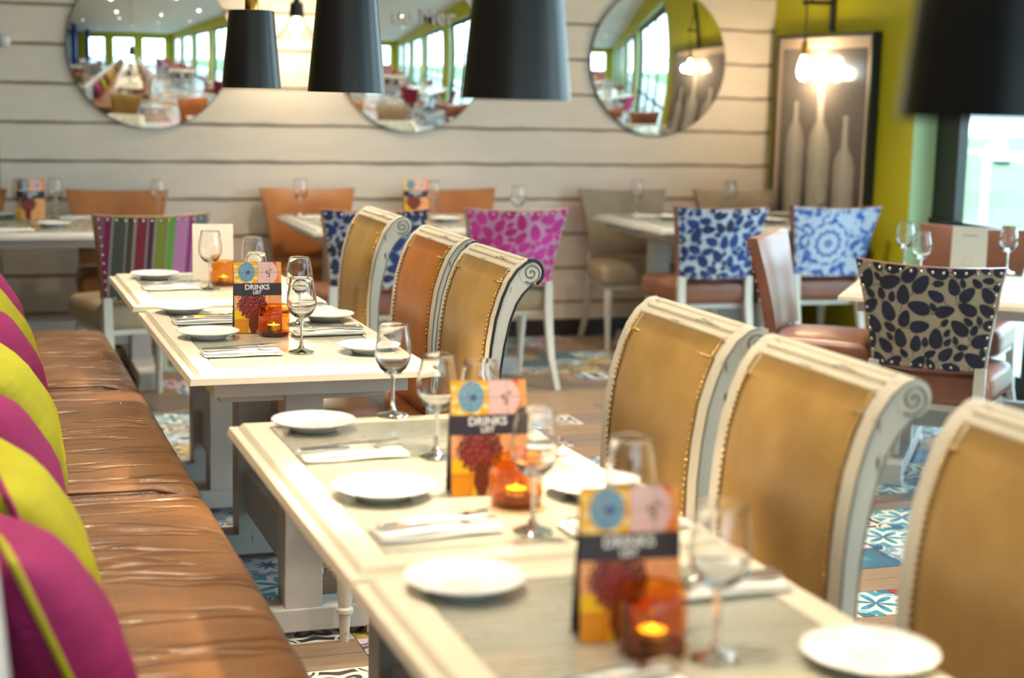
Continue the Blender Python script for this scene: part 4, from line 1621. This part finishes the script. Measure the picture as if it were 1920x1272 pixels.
def poster():
    t = NT('bottle_photograph')
    uv = t.n('ShaderNodeUVMap').outputs[0]
    s = t.sep(uv)
    u, v = s[0], s[1]
    n = t.noise(t.mapping(uv, (3, 8, 1)), 6, 5, .7)
    col = t.mix(t.ramp(t.math('ADD', v, t.math('MULTIPLY', n, .3)), [(.2, 0), (.7, .6), (1, 1)]), srgb(22, 18, 18), srgb(136, 126, 120))
    for cx, w, h, sh in ((.20, .125, .76, .84), (.50, .15, .95, .67), (.80, .135, .70, .757)):
        vv = t.math('DIVIDE', v, h)
        prof = t.ramp(vv, [(0, .95), (sh - .10, 1.0), (sh - .03, .8), (sh + .03, .34), (.93, .26), (.985, .30), (1.0, 0)])
        d = t.math('DIVIDE', t.math('ABSOLUTE', t.math('SUBTRACT', u, cx)), t.math('MULTIPLY', prof, w))
        m = t.math('MULTIPLY', t.ramp(d, [(0, 1), (.80, 1), (1.0, 0)]), t.math('LESS_THAN', vv, .995))
        shade = t.mix(t.math('ADD', t.math('MULTIPLY', d, .5), t.math('MULTIPLY', n, .5)), srgb(232, 224, 212), srgb(120, 108, 98))
        col = t.mix(m, col, shade)
    t.bsdf(col, .12)
    return t.m
M['poster'] = poster()
M['poster_mat'] = plain('poster_border', srgb(222, 196, 170), .5)
pf = thing('framed_picture', 'large framed black and white photograph of three bottles on the green wall', 'picture', (XR - .001, 8.36, 0))
py0, py1, pz0, pz1 = -.545, .555, .45, 1.845
f = G()
for (a, b, c, d) in ((py0, py1, pz0, pz0 + .02), (py0, py1, pz1 - .02, pz1), (py0, py0 + .02, pz0 + .02, pz1 - .02), (py1 - .02, py1, pz0 + .02, pz1 - .02)):
    f.box(-.06, 0, a, b, c, d)
f.obj('picture_frame', 'black', pf)
G().box(-.05, -.01, py0 + .02, py1 - .02, pz0 + .02, pz1 - .02).obj('mount', 'poster_mat', pf)
o = uvquad(G().box(-.0525, -.0505, py0 + .06, py1 - .08, pz0 + .06, pz1 - .085).obj('photograph', 'poster', pf))
for l in o.data.uv_layers[0].data:
    l.uv = (1 - l.uv[0], l.uv[1])

# small opal wall light at the left end of the boards
wl = thing('wall_light', 'small round white wall light at the left edge', 'lamp', (.28, YB - .03, 1.675))
G().ball((0, -.03, 0), .035, 12, 8).obj('globe', 'porcelain', wl, smooth='all')
G().box(-.02, .02, -.01, .02, -.02, .02).obj('back_plate', 'steel', wl)

# ceiling spotlights
def cs_build():
    t = thing('ceiling_spotlight', '', 'ceiling lamp')
    G().lathe([(0, 0), (.05, 0), (.052, -.10), (.046, -.10), (.044, -.02), (0, -.02)], 20).obj('housing', 'porcelain', t, smooth=True)
    G().lathe([(0, -.085), (.043, -.085)], 20).obj('lamp_face', 'spot_face', t)
    return t
mkcs = Maker(cs_build, 'ceiling spotlights reflected in the mirrors')
spots = [(.9, 6.9), (2.2, 5.4), (2.2, 7.6), (3.6, 6.9), (3.4, 4.2), (.35, 3.2), (.35, 1.8), (2.2, 3.0), (.35, 5.0), (2.4, .6), (3.9, 1.8), (1.0, -1.2), (2.8, -2.0), (1.2, -3.6), (3.6, -4.2), (-1.4, -2.5), (-1.6, 1.2), (-1.4, 4.0)]
for x, y in spots:
    mkcs((x, y, ZC), 0, 'small bright ceiling spotlight, seen only as a point in the mirrors')
    light('ceiling_spot_glow', 'SPOT', (x, y, ZC - .11), 88, (1, .84, .62), spot_size=radians(85), spot_blend=.7, shadow_soft_size=.05)

# ---------------------------------------------------------------- the rest of the room, seen in the mirrors
for k, y in enumerate((-1.0, -4.5)):
    tag(G().box(XL + 1.2, XL + 1.5, y - .15, y + .15, 0, ZC).obj('column', 'blue', bevel=.01), 'cobalt blue column on the %s side of the bar, reflected in the left mirror' % ('near', 'far')[k], 'column')
rt = Maker(lambda: table_mesh(.8, 1.2, TZ, 'dining_table', '', paint='grey_paint'))
RL = 'pale restaurant table behind the camera, reflected in the mirrors'
for x, y, r in ((3.2, 2.6, .3), (3.4, .3, 0), (3.2, -2.1, .2), (3.5, -4.4, 0), (-1.6, -.6, pi / 2), (-1.6, -3.0, pi / 2), (-1.7, 2.2, pi / 2)):
    rt((x, y, 0), r + pi / 2, RL, 'tables reflected behind the camera')
    for dx, dy, a, kind in ((-.3, -.55, 0, 'blue'), (.3, -.55, 0, 'orange'), (-.3, .58, 180, 'grey'), (.3, .58, 180, 'brown')):
        c, s = cos(r), sin(r)
        if y > 2 and dy > 0:
            continue
        fc(kind, x + dx * c - dy * s, y + dx * s + dy * c, a + math.degrees(r),
           {'blue': 'blue leaf-patterned', 'orange': 'orange leather', 'grey': 'taupe leather', 'brown': 'brown leather'}[kind] + ' chair behind the camera, reflected in the mirrors', kind + ' chairs reflected behind the camera')
for _g in [o for o in S.objects if o.type == 'EMPTY' and not o.parent and o.get('label') == '']:
    print('UNLABELLED', _g.name)
